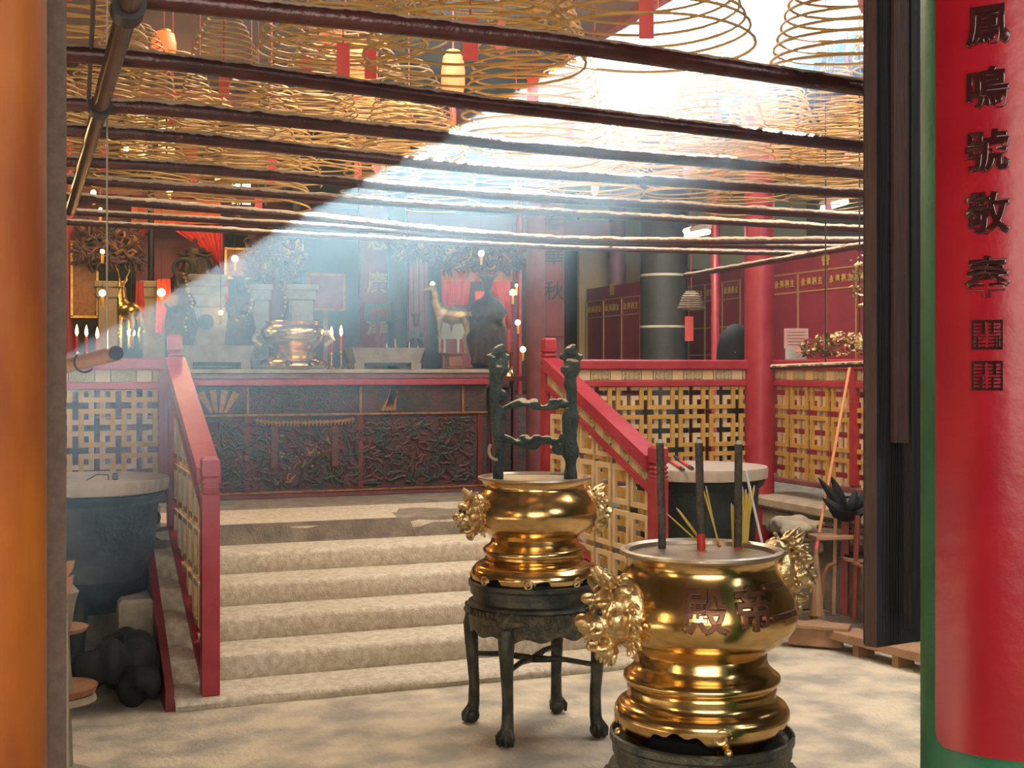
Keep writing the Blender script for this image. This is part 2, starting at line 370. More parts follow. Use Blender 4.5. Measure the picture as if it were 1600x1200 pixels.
def fret_row(root, L, zf, zt, y=-.028):
    """cream tiles alternating with fret tiles; zf(x) = lower edge, band height zt; follows slope"""
    x = .0; k = 0
    while x < L - .01:
        wd = .10 if k % 2 else .165; x1 = min(L, x + wd)
        m_ = MB(); g = .003
        m_.poly([(x + g, y, zf(x) + g), (x1 - g, y, zf(x1) + g), (x1 - g, y, zf(x1) + zt - g), (x + g, y, zf(x) + zt - g)], (0, 1, 0), .05)
        if k % 2 == 0:
            # meander relief proud of the tile, both faces
            cxm = (x + x1) / 2
            for yy in (y - .006, y + .05):
                for sx in (-1, 1):
                    for bx0, bx1, bz0, bz1 in ((.012, .062, .80, .90), (.012, .022, .12, .90), (.012, .062, .12, .22), (.052, .062, .12, .65), (.032, .062, .55, .65)):
                        a, b = cxm + sx * bx0, cxm + sx * bx1
                        if max(a, b) > x1 - .004 or min(a, b) < x: continue
                        m_.poly([(a, yy, zf(a) + bz0 * zt), (b, yy, zf(b) + bz0 * zt), (b, yy, zf(b) + bz1 * zt), (a, yy, zf(a) + bz1 * zt)], (0, 1, 0), .006)
        obj('fret_tile' if k % 2 == 0 else 'cream_tile', m_, 'fret' if k % 2 == 0 else 'cream', root, smooth=False)
        x = x1; k += 1
def fence(name, label, p0, rz, L, z0=.93, z1=1.895, ph=(0, 0), posts=()):
    t = thing(name, label, 'balustrade', (p0[0], p0[1], z0), rz)
    Hh = z1 - z0
    obj('top_rail', MB().box((L / 2, 0, Hh - .04), (L, .12, .08), ch=.012), 'dustred', t)
    obj('middle_rail', MB().box((L / 2, 0, Hh - .185), (L, .085, .05), ch=.008), 'red', t)
    obj('bottom_rail', MB().box((L / 2, 0, .02), (L, .085, .04), ch=.008), 'purple', t)
    fret_row(t, L, lambda x: Hh - .16, .08)
    lattice(t, L, [(1, 0, 0), (-1, 0, L), (0, 1, -.04), (0, -1, Hh - .21)], 0, Hh, ph)
    for x in posts: obj('post', MB().box((x, 0, Hh / 2), (.06, .10, Hh - .1), ch=.006), 'red', t)
    return t
fence('lattice_balustrade', 'gold and cream lattice balustrade with red rails behind the left cauldron', (-1.6, Y5 + .03), 0, 2.48, ph=(1.6 + .435, .80), posts=(2.455,))
fence('lattice_balustrade', 'gold and cream lattice balustrade with red rails between right stair rail and red column', (3.73, Y5 + .03), 0, 1.64, ph=(.06, .115))
fence('lattice_balustrade', 'gold and cream lattice balustrade running behind the broom beside the black door leaf', (5.58, Y5 - .1), -PI / 2, 2.9, ph=(.06, .115), posts=(1.04,))

def stair_rail(X, label):
    yl, yu = 7.04, Y5; zb0, zt0 = .30, 1.27; sl = (1.92 - 1.27) / (yu - yl)
    t = thing('stair_balustrade', label, 'balustrade', (X, yl, 0), PI / 2)   # local x -> world +Y
    L = yu - yl; xa, xb = .045, L - .045
    def slab(nm, off, h, th, mt, base):
        m_ = MB(); z = lambda x: base + off + sl * x
        m_.poly([(xa, -th / 2, z(xa)), (xb, -th / 2, z(xb)), (xb, -th / 2, z(xb) + h), (xa, -th / 2, z(xa) + h)], (0, 1, 0), th); return obj(nm, m_, mt, t, smooth=False)
    slab('handrail', -.09, .09, .13, 'dustred', zt0); slab('middle_rail', -.235, .045, .09, 'red', zt0); slab('bottom_rail', -.09, .05, .085, 'dustred', zb0 - .12)
    fr = thing('x', None, None); bpy.data.objects.remove(fr)
    # fret band
    x = xa; k = 0; zf = lambda x: zt0 - .19 + sl * x
    while x < xb - .01:
        wd = .10 if k % 2 else .165; x1 = min(xb, x + wd); m_ = MB(); g = .003
        m_.poly([(x + g, -.03, zf(x + g) + g), (x1 - g, -.03, zf(x1 - g) + g), (x1 - g, -.03, zf(x1 - g) + .10 - g), (x + g, -.03, zf(x + g) + .10 - g)], (0, 1, 0), .06)
        if k % 2 == 0 and x1 - x > .1:
            for yy in (-.036, .03):
                for bx0, bx1, bz0, bz1 in ((.03, .13, .75, .88), (.03, .045, .15, .88), (.03, .11, .15, .28), (.095, .11, .15, .6), (.07, .11, .5, .6)):
                    a, b = x + bx0, x + bx1
                    m_.poly([(a, yy, zf(a) + bz0 * .1), (b, yy, zf(b) + bz0 * .1), (b, yy, zf(b) + bz1 * .1), (a, yy, zf(a) + bz1 * .1)], (0, 1, 0), .006)
        obj('fret_tile' if k % 2 == 0 else 'cream_tile', m_, 'fret' if k % 2 == 0 else 'cream', t, smooth=False); x = x1; k += 1
    lo = lambda: None
    # lattice region: between slanted lines
    zlo = zb0 - .16; zhi = zt0 - .235
    lattice(t, L, [(1, 0, -xa), (-1, 0, xb), (-sl, 1, -zlo), (sl, -1, zhi)], 0, 2, (.1, .03))
    for x, zb, zt, nm in ((0, R1, 1.347, 'newel_post'), (L, ZL, 2.055, 'newel_post')):
        m_ = MB(); q = .094; zz = zt - .20
        m_.box((x, 0, (zb + zz) / 2), (q, q, zz - zb), ch=.006)
        for r_ in range(3): m_.box((x, 0, zz + .012 + r_ * .028), (q * (1 if r_ % 2 == 0 else .99), q, .02), ch=.006); 
        m_.box((x, 0, zz + .04), (q - .016, q - .016, .09)); m_.box((x, 0, (zz + .085 + zt) / 2), (q, q, zt - zz - .085), ch=.014)
        obj(nm, m_, 'dustred', t)
    return t
stair_rail(XL, 'sloping red stair balustrade with lattice infill on the left of the steps')
stair_rail(XR, 'sloping red stair balustrade with lattice infill on the right of the steps, behind the urns')

# ------------------------------------------------------------------ foreground gate
def column(name, label, loc, r, h, m, z0=0, n=40, kind=None, cat='column', grow=0):
    mb = MB().lathe([(r * 1.0, 0), (r, h * .5), (r * (1 - grow), h)], n); o = obj(name, mb, m, loc=(loc[0], loc[1], z0)); return tag(o, label, cat, kind=kind)
pc = atD(-55, 575, 1.9)
column('gate_pillar', 'varnished orange wooden pillar at the left edge, closest to the viewer', (pc.x, pc.y, 0), .115, CZ, 'orangewood')
pj = atD(89, 575, 2.15)
jm = MB(); jp = [atD(u_, 575, D_) for u_, D_ in ((72, 2.1), (104, 2.1), (103, 2.3), (72, 2.3))]; jm.poly([Vector((p.x, p.y, 0)) for p in jp], (0, 0, 1), CZ)
struct('trim_1', jm, 'greyjamb', 'grey brown gate jamb between orange pillar and courtyard', smooth=False)
# right: green pillar with curved red board
RD = 2.75; gc = atD(1583, 575, RD + .2); GR = .205
column('gate_pillar', 'green painted pillar at the right edge behind the red lettered board', (gc.x, gc.y, 0), GR, CZ, 'green')
base_a = math.atan2(-gc.y, -gc.x)   # facing camera
bd = thing('couplet_board', 'curved red lacquer board with raised black characters and seals on the green pillar', 'sign', (gc.x, gc.y, 0), 0)
zb = 1.83 - 612 * (depth(gc) - GR) / F
BR = GR + .004; m_ = MB(); na = 28; a0, a1 = base_a - .78, base_a + 1.25; rows = [(zb, .9), (zb + .012, .965), (zb + .03, 1), (CZ - .3, 1)]
vs = []; fs = []
for ri, (z, k) in enumerate(rows):
    for layer in (BR, BR + .022):
        for i in range(na + 1):
            a = (a0 + a1) / 2 + (a0 - a1) / 2 * -1 * k * (2 * i / na - 1); vs.append((layer * math.cos(a), layer * math.sin(a), z))
S_ = na + 1
for ri in range(len(rows) - 1):
    b0 = ri * 2 * S_; b1 = (ri + 1) * 2 * S_
    for i in range(na): fs += [(b0 + S_ + i, b0 + S_ + i + 1, b1 + S_ + i + 1, b1 + S_ + i), (b0 + i + 1, b0 + i, b1 + i, b1 + i + 1)]
    fs += [(b0, b0 + S_, b1 + S_, b1), (b0 + na + S_, b0 + na, b1 + na, b1 + na + S_)]
for i in range(na): fs.append((i, i + 1, S_ + i + 1, S_ + i)); k2 = (len(rows) - 1) * 2 * S_; fs.append((k2 + i + 1, k2 + i, k2 + S_ + i, k2 + S_ + i + 1))
m_.add(vs, fs); obj('board', m_, 'pillarred', bd, ang=60)
# angular position for u=1543 on the board
def board_ang(u):
    best = None
    for q in range(-900, 900):
        a = base_a + q * .001; p = Vector((gc.x + (BR + .022) * math.cos(a), gc.y + (BR + .022) * math.sin(a), 0)); xc = p.x * CS - p.y * SN
        e = abs(UC + F * xc / depth(p) - u)
        if best is None or e < best[0]: best = (e, a, depth(p))
    return best[1], best[2]
ba, bdp = board_ang(1543)
pp = F / bdp
for ch, v in zip('鳳鳴號敬奉', (40, 137, 236, 333, 432)):
    me = text_mesh(ch, 66 / pp, .0035, .0012, .0022); wrap_mesh(me, BR + .022, 1.83 - (v - 575) / pp, ba); link('character', me, 'lacquer', bd)
for chs, v in ((('林', '趙', '國', '彬'), 523), (('卿', '之', '印', '書'), 587)):
    sq = 46 / pp / 2; me = MB()
    for a, b, c_, d in ((-sq, -sq, sq, -sq + .004), (-sq, sq - .004, sq, sq), (-sq, -sq, -sq + .004, sq), (sq - .004, -sq, sq, sq)): me.poly([(a, b, 0), (c_, b, 0), (c_, d, 0), (a, d, 0)], (0, 0, 1), .005)
    mm = me.mesh('seal_frame', False); wrap_mesh(mm, BR + .022, 1.83 - (v - 575) / pp, ba); link('seal', mm, 'lacquer', bd)
    mb2 = MB(); g = 6; random.seed(v)
    for i in range(2):
        for j in range(2):
            cx, cz = (i - .5) * sq * .95, (j - .5) * sq * .95
            for k in range(4): mb2.poly([(cx - sq * .40, cz - sq * .40 + k * sq * .24, 0), (cx + sq * (.40 - .25 * (random.random() < .5)), cz - sq * .40 + k * sq * .24, 0), (cx + sq * .40, cz - sq * .32 + k * sq * .24, 0), (cx - sq * .40, cz - sq * .32 + k * sq * .24, 0)], (0, 0, 1), .004)
            for k in range(2): x_ = cx + random.uniform(-.3, .3) * sq; mb2.poly([(x_, cz - sq * .42, 0), (x_ + .0035, cz - sq * .42, 0), (x_ + .0035, cz + sq * .42, 0), (x_, cz + sq * .42, 0)], (0, 0, 1), .004)
    mm = mb2.mesh('seal_script', False); wrap_mesh(mm, BR + .022, 1.83 - (v - 575) / pp, ba); link('seal_script', mm, 'lacquer', bd)
# door leaves (black) hinged beside the green pillar
def quad_prism(c0, c1, th, z0, z1):
    """vertical board whose camera side runs from c0 to c1 (xy)"""
    d = Vector((c1[0] - c0[0], c1[1] - c0[1], 0)).normalized(); n = Vector((-d.y, d.x, 0)) * th
    a = Vector((c0[0], c0[1], z0)); b = Vector((c1[0], c1[1], z0)); m = MB(); m.poly([a, b, b + n, a + n], (0, 0, 1), z1 - z0); return m
LD = 3.45
pA = atD(1370, 1012, LD); pB = atD(1452, 1000, LD + .10); zl = pA.z
dl = thing('door_1', None, None, kind='structure')
obj('door_leaf', quad_prism(pA, pB, .05, zl, CZ - .02), 'blackwood', dl, smooth=False)
pE = atD(1351, 1010, LD + .02); obj('door_edge', quad_prism(pE, pA, .05, zl, CZ - .02), 'brownedge', dl, smooth=False)
zs = 1.83 - (692 - 575) * (LD - .05) / F; pC = atD(1397, 690, LD - .05); pD = atD(1420, 690, LD - .05)
obj('door_batten', quad_prism(pC, pD, .03, zs, CZ - .02), 'brownedge', dl, smooth=False)
pC = atD(1424, 690, LD - .02); pD = atD(1446, 690, LD); obj('door_batten', quad_prism(pC, pD, .03, zl + .05, CZ - .02), 'blackwood', dl, smooth=False)

# ------------------------------------------------------------------ rods
ZR = 2.65
def rod(pts, thick, label, z=ZR, name='incense_rod', group='rods slung under the incense coils', dz=None, m='rod', lump=.32, n=12, step=.03, name2=None):
    P = [atZ(u, v, z) if not isinstance(z, (list, tuple)) else None for u, v in pts]
    # smooth through points, resampled along the length
    out = []
    for i in range(len(P) - 1):
        a, b = P[i], P[i + 1]; k = max(1, int((b - a).length / step))
        p0 = P[i - 1] if i > 0 else a * 2 - b; p3 = P[i + 2] if i + 2 < len(P) else b * 2 - a
        for j in range(k):
            t = j / k; out.append(.5 * ((2 * a) + (b - p0) * t + (2 * p0 - 5 * a + 4 * b - p3) * t * t + (3 * a - p0 - 3 * b + p3) * t ** 3))
    out.append(P[-1]); c0 = out[len(out) // 2].copy()
    sd = random.random() * 50
    def rf(i, k):
        nz = noise.noise(out[i] * 9 + Vector((sd, k * .35, 0)))
        return 1 + (lump * (max(0, nz + .35) + .9 * max(0, noise.noise(out[i] * 33 + Vector((sd, k * .5, 0))) + .2)) if k in TOPK else 0)
    TOPK = set()
    # local top indices guessed from frame: compute once
    T = (out[1] - out[0]).normalized(); a = T.cross(Vector((0, 0, 1))).normalized(); b = a.cross(T)
    for k in range(n):
        q = 2 * PI * k / n
        if (a * math.cos(q) + b * math.sin(q)).z > .55: TOPK.add(k)
    o = obj(name, MB().tube([p - c0 for p in out], thick / 2, n, rfun=rf), m, loc=c0, ang=80)
    return tag(o, label, 'rod', group)
ord_ = ['lowest on screen', '']
RODS = [([(180, -8), (700, 47), (900, 71), (1380, 142)], .050, 'thick dark red pipe, topmost and nearest of the overhead rods'),
        ([(60, 80), (300, 101), (700, 155), (900, 178), (1380, 233)], .048, 'dark pipe second from the top among the overhead rods'),
        ([(60, 159), (300, 174), (700, 215), (900, 236), (1380, 274)], .046, 'dusty dark pipe third from the top, brightly sunlit in the middle'),
        ([(60, 201), (300, 216), (700, 259), (900, 275), (1380, 305)], .044, 'dusty dark pipe fourth from the top of the overhead rods'),
        ([(60, 250), (300, 263), (700, 299), (900, 313), (1380, 341)], .044, 'dusty pipe fifth from the top with long white sunlit patches'),
        ([(60, 278), (300, 294), (700, 323), (900, 334), (1380, 360)], .040, 'dusty pipe sixth from the top of the overhead rods'),
        ([(60, 304), (300, 324), (490, 340), (880, 374), (1380, 376)], .044, 'dusty pipe seventh from the top, bending level towards the door leaf'),
        ([(60, 328), (300, 342), (490, 353), (880, 378), (1180, 384), (1380, 388)], .036, 'thin dusty pipe eighth from the top, third from the bottom'),
        ([(60, 345), (300, 357), (490, 368), (880, 387), (1262, 397)], .036, 'lowest thin dusty pipe crossing in front of the altar')]
M['midrod'] = mat('lightly_dusty_pipe', (.075, .022, .02), .3, .2, (.05, .018, .02), 12, .25, 60, dust=(.62, .48, .34), dustt=.52)
M['cleanrod'] = mat('dark_red_pipe', (.075, .022, .02), .25, .2, (.04, .014, .015), 9, .15, 60, dust=(.40, .30, .22), dustt=.62)
for i, (p, t, l) in enumerate(RODS): rod(p, t, l, m='cleanrod' if i < 2 else 'midrod' if i < 5 else 'rod', lump=.12 if i < 2 else .32)
# side poles that carry the rods (along Y)
def pole_line(u0, v0, u1, v1, z, th, label, m='rod', n=12, lump=.1):
    return rod([(u0, v0), ((u0 + u1) / 2 if False else u1, v1)], th, label, z=z, name='side_pole', group=None, m=m, n=n, lump=lump, step=.08)
def vpline(u, v, v2):   # second point on the line to the vanishing point of Y
    u0 = UC - F * math.tan(YAW); t = (v2 - VH) / (v - VH); return (u0 + (u - u0) * t, v2)
LZ = 2.60
a = (212, -30); b = vpline(*a, 330)
t = thing('side_pole', 'shiny dark steel pole sloping down the left side under the rods', 'pole', atZ(*a, LZ))
P0 = atZ(*a, LZ); P1 = atZ(*b, LZ); d = P1 - P0
obj('tube', MB().tube([(0, 0, 0), d], .024, 16), 'pole', t)
pm = atZ(*vpline(*a, 168), LZ) - P0; obj('collar', MB().tube([pm - d.normalized() * .035, pm + d.normalized() * .035], [.032, .032], 16), 'black', t)
pm = atZ(*vpline(*a, 12), LZ) - P0; obj('collar', MB().tube([pm - d.normalized() * .04, pm + d.normalized() * .04], .036, 16), 'black', t)
a = (1380, 378); b = (1071, 431)
rod([a, b], .042, 'dusty pipe slanting down from the black door leaf to the soot-black column', z=LZ, group=None)
# hangers
def wire(p, q, r, m, label, cat='wire', name='hanging_wire', grp=None):
    p = Vector(p); q = Vector(q); return tag(obj(name, MB().tube([p - p, q - p], r, 6), m, loc=p), label, cat, grp)
ph = atZ(147, -20, 2.7); wp = atZ(138, 166, 2.62); tag(obj('hanging_wire', MB().tube([(0, 0, 0), wp - ph], .006, 6), 'wire', loc=ph), 'black hanger wire dropping beside the shiny steel pole', 'wire')
# left swing bar with hook and pale wire
bD = 4.1; e0 = atD(181, 552, bD); e1 = atD(60, 583, bD + .8)
t = thing('swing_bar', 'tan bar end with dark round opening hanging at the left jamb', 'bar', e0)
obj('tube', MB().tube([(0, 0, 0), e1 - e0], [.025, .026], 16), 'wood', t); dv = (e0 - e1).normalized()
obj('end_cap', MB().tube([dv * .001, dv * .006], .0235, 16), 'black', t)
hk = []
hc = atD(132, 566, bD + .2) - e0
for q in range(13): a_ = PI * .75 + q / 12 * PI * 1.05; hk.append(hc + Vector((math.cos(-YAW), math.sin(-YAW), 0)) * math.cos(a_) * .034 + Vector((0, 0, 1)) * math.sin(a_) * .034)
obj('hook', MB().tube(hk, .0035, 6), 'black', t)
wq = atD(167, 545, bD); wt = atD(168, 160, bD); wt.z = CZ; tag(obj('hanging_wire', MB().tube([(0, 0, 0), wt - wq], .003, 8), 'rope', loc=wq), 'pale wire hanging down to the left swing bar', 'wire')
# right swing bar
e0 = atD(1206, 574, 7.4); e1 = atD(1385, 567, 6.6)
rodr = tag(obj('swing_bar', MB().tube([(0, 0, 0), e1 - e0], .017, 10), 'rod', loc=e0), 'dusty bar level with the right balustrade rail', 'bar')
wq = atD(1290, 571, 7.0); wt = atD(1290, 385, 7.0); wt.z = CZ; tag(obj('hanging_wire', MB().tube([(0, 0, 0), wt - wq], .004, 6), 'wire', loc=wq), 'dark wire holding up the right swing bar', 'wire')

# ------------------------------------------------------------------ incense coils
def coil_mesh(seed, turns=13, R=.36, Rt=.06, Hc=.46, seg=34, r=.0056, wide=0):
    rnd = random.Random(seed); pts = []
    n = turns * seg; px, py = rnd.uniform(-.05, .05), rnd.uniform(-.05, .05); e = rnd.uniform(.0, .03); ea = rnd.random() * PI
    for i in range(n + 1):
        t = i / n; a = 2 * PI * turns * t; rad = Rt + (R - Rt) * (t ** (.62 + wide)); z = -Hc * (t ** 1.1)
        sag = -.0015 * math.cos(4 * a + seed) * t + .002 * math.sin(a * .37 + seed * 2) * t - (.03 * math.sin(a * .5 + seed) * max(0, t - .85) / .15)
        rad *= 1 + e * math.cos(2 * (a - ea)) * t
        pts.append((rad * math.cos(a) + px * t * .4, rad * math.sin(a) + py * t * .4, z + sag))
    return MB().tube(pts, r, 5).mesh('coil', True)
def tag_card(w_, h_, kind=0):
    m_ = MB()
    if kind == 0: m_.box((0, 0, -h_ / 2), (w_, .003, h_))
    else:
        pts = []
        for q in range(24):
            a_ = 2 * PI * q / 24; x = math.cos(a_); z = math.sin(a_); wd = w_ / 2 * (1 if z < .2 else .8); pts.append((x * wd * (1 - .25 * max(0, z) - .12 * math.exp(-((z - .1) * 5) ** 2)), -.0015, -h_ / 2 + z * h_ / 2))
        m_.poly(pts, (0, 1, 0), .003)
    return m_
coil_me = [coil_mesh(1, 16, .34, .06, .62), coil_mesh(2, 14, .36, .05, .52), coil_mesh(3, 18, .32, .06, .74), coil_mesh(4, 12, .40, .06, .44), coil_mesh(5, 17, .32, .09, .68, wide=-.15)]
for me in coil_me: me.materials.append(M['coil'])
cards = [tag_card(.05, .14).mesh('card', False), tag_card(.06, .15, 1).mesh('card', False)]
cards[0].materials.append(M['card']); cards[1].materials.append(M['cardpink'])
strg = MB().tube([(0, 0, 0), (0, 0, 1)], .003, 5).mesh('string'); strg.materials.append(M['string'])
def make_coil(me, P, label, rz=0, sc=1, card=0, cz=-.1, tz=1.0, top=None, group='incense coils crowding the courtyard ceiling'):
    t = thing('incense_coil', label, 'incense coil', P, rz, group); 
    o = link('coil', me, None, t); o.scale = (sc, sc, sc)
    s_ = link('string', strg, None, t, (0, 0, 0)); s_.scale = (1, 1, max(.05, CZ - .015 - P[2]) if top is None else top)
    if card is not None: c_ = link('card', cards[card], None, t, (0, 0, cz), (0, 0, -YAW - rz)); s2 = link('string', strg, None, t, (0, 0, cz)); s2.scale = (1, 1, -cz)
    return t
rnd = random.Random(11)
special = [((735, -95), 4.1, 3, .92, 0, 'big incense coil at top centre whose lowest rings dip behind the second rod'),
           ((1010, -120), 4.3, 3, .95, 0, 'big glowing coil at the top just right of centre, cut by the frame'),
           ((1352, -150), 4.6, 0, 1.0, 1, 'coil at top right partly hidden by the black door leaf'),
           ((350, 22), 6.0, 2, .74, 0, 'tall bell shaped coil at upper left, left one of the two neat bells'),
           ((478, 8), 6.2, 2, .80, 0, 'tall bell shaped coil at upper left, right one of the two neat bells'),
           ((640, 95), 6.8, 0, .85, None, 'neat bell shaped coil right below the big central coil'),
           ((1120, 85), 6.4, 0, .88, 1, 'glowing bell shaped coil right of centre between the second and third rods'),
           ((1302, 105), 6.5, 2, .80, None, 'bell shaped coil next to the black door leaf, above the third rod'),
           ((205, 40), 6.3, 4, .74, None, 'bell shaped coil at far left beside the shiny steel pole')]
placed = [Vector((5.46, 8.8, 3)), Vector((3.7, 10.25, 3))]
for (u, v), D, k, sc, cd, lab in special:
    P = atD(u, v, D); placed.append(P); make_coil(coil_me[k], P, lab, rnd.random() * 6, sc, cd, -.25)
LABC = 'tan spiral incense coil hanging in the crowd above the dusty rods'
gx = .66; row = 0; Y = 3.6
while Y < 9.6:
    X = -2.2 + (row % 2) * gx / 2
    while X < 6.6:
        x = X + rnd.uniform(-.09, .09); y = Y + rnd.uniform(-.09, .09); D = x * SN + y * CS; xc = x * CS - y * SN; u = UC + F * xc / D
        zt = min(CZ - .12, max(rnd.choice((3.36, 3.5, 3.64, 3.8)) + rnd.uniform(-.06, .06), 1.83 + D * .134 + .55 + rnd.uniform(0, .15)))
        if D > 3.6 and 60 < u < 1460 and all((Vector((x, y)) - p.xy).length > .5 for p in placed):
            v = VH - F * (zt - .5 - H) / D
            if v > -60 and not any(D < sD + .3 and abs(u - su) < 58 for (su, sv), sD, *_ in special[3:]) and not (x > 2.2 and y > 4.6 and x < 5.6 and rnd.random() < .2):
                placed.append(Vector((x, y, zt))); make_coil(coil_me[rnd.randrange(5)], (x, y, zt), LABC, rnd.random() * 6, rnd.uniform(.9, 1.05), rnd.choice((0, 0, 1, None, None)), -rnd.uniform(.2, .6))
        X += gx
    Y += gx * .87; row += 1
# the lone small coil over the right balustrade
P = atY(1080, 455, 9.6); cm = coil_mesh(9, 9, .118, .03, .17, r=.0075); cm.materials.append(M['coil2'])
t = make_coil(cm, P, 'small grey brown incense coil with a red tag hanging right of the black column', 0, 1, None, -.1, group=None)
c_ = link('card', tag_card(.072, .21).mesh('card', False), 'card', t, (-.02, 0, -.215), (0, 0, -YAW)); link('string', strg, None, t, (-.02, 0, -.215)).scale = (1, 1, .2)

# lanterns hung among the coils
def lantern(u, v, D, w_, h_, label):
    P = atD(u, v, D); t = thing('lantern', label, 'lantern', P)
    obj('shade', MB().lathe([(w_ * .25, h_ * .5), (w_ * .42, h_ * .42), (w_ * .5, h_ * .1), (w_ * .5, -h_ * .2), (w_ * .4, -h_ * .45), (w_ * .2, -h_ * .5)], 16), 'lantern', t)
    obj('lamp', MB().ball((0, 0, -h_ * .56), (w_ * .3, w_ * .3, h_ * .12)), 'lanternhot', t)
    obj('cap', MB().lathe([(w_ * .3, h_ * .5), (w_ * .3, h_ * .56), (.01, h_ * .6)], 12), 'gilt', t)
    obj('string', MB().tube([(0, 0, h_ * .6), (0, 0, max(h_ * .7, CZ - P.z))], .004, 5), 'string', t)
    obj('tassel', MB().lathe([(.008, -h_ * .62), (.02, -h_ * .8), (.022, -h_ * 1.1), (.004, -h_ * 1.12)], 8), 'silk', t)
lantern(256, 70, 7.3, .14, .15, 'lit red lantern at upper left glowing orange below')
lantern(560, 100, 8.2, .20, .22, 'lit red lantern behind the coils at upper centre left')
lantern(708, 118, 8.6, .16, .30, 'lit orange lantern behind the coils at upper centre')
lantern(520, 55, 9.4, .2, .25, 'small far red lantern behind the tall coils')

# ------------------------------------------------------------------ lion mask (local: faces -Y, z up)
def lion_mesh():
    m_ = MB(); rn = random.Random(6)
    B = lambda c, r: m_.ball(c, r, 14, 10)
    B((0, .045, .0), (.086, .05, .098)); B((0, .0, .0), (.066, .06, .078)); B((0, -.05, -.012), (.044, .045, .034)); B((0, -.09, .004), (.026, .022, .021))
    for s in (-1, 1):
        B((s * .021, -.088, -.002), (.014, .013, .012)); B((s * .033, -.048, .050), (.027, .020, .014)); B((s * .056, -.018, .002), (.022, .028, .026)); B((s * .033, -.046, .026), (.017, .012, .015))
        B((s * .026, -.068, -.024), (.026, .024, .012)); m_.tube([(s * .052, .0, .062), (s * .085, -.004, .085), (s * .100, .004, .070)], [.020, .016, .006], 10)
        m_.tube([(s * .022, .0, .085), (s * .034, -.02, .112), (s * .030, -.034, .130)], [.017, .013, .004], 10)
        for j in range(6):
            a = -1.25 + j * .5; c = Vector((s * .088 * math.cos(a * .8), .028, .098 * math.sin(a))); pts = []
            for q in range(11): b = q * .62 + a; rr = .019 * (1 - q / 13); pts.append(c + Vector((s * rr * math.cos(b), -.008 - .001 * q, rr * math.sin(b))))
            m_.tube(pts, .0062, 8)
    m_.tube([(0, .0, .088), (0, -.022, .12), (0, -.036, .142)], [.021, .014, .004], 10)
    B((0, -.046, -.072), (.040, .040, .012)); B((0, -.026, -.09), (.034, .030, .014))
    for q in range(7): x = (q - 3) * .0125; y = -.090 + abs(q - 3) * .007; m_.tube([(x, y, -.036), (x, y - .001, -.052)], [.0058, .003], 8)
    for q in range(5): x = (q - 2) * .013; y = -.082 + abs(q - 2) * .007; m_.tube([(x, y, -.068), (x, y, -.056)], [.0052, .003], 8)
    for q in range(7): a = PI * (q + .5) / 7; m_.tube([(.042 * math.cos(a), -.030, -.088 - .008 * math.sin(a)), (.047 * math.cos(a), -.040, -.112 - .012 * math.sin(a))], [.010, .004], 8)
    m_.tube([(0, .03, 0), (0, .11, -.01)], [.078, .062], 16)
    return remeshed('lion_mask', m_, .0042, 1)
LION = lion_mesh(); LION.materials.append(M['brassrelief'])
EYE = MB().ball((0, 0, 0), .011, 8, 6).mesh('eye'); EYE.materials.append(M['black'])
def lion(parent, ang, R, z, sc, tilt=0.0):
    o = link('lion_mask', LION, None, parent, (R * math.cos(ang), R * math.sin(ang), z), (tilt, 0, ang + PI / 2)); o.scale = (sc, sc, sc)
    for s in (-1, 1): link('eye', EYE, None, o, (s * .033, -.054, .026))
    return o
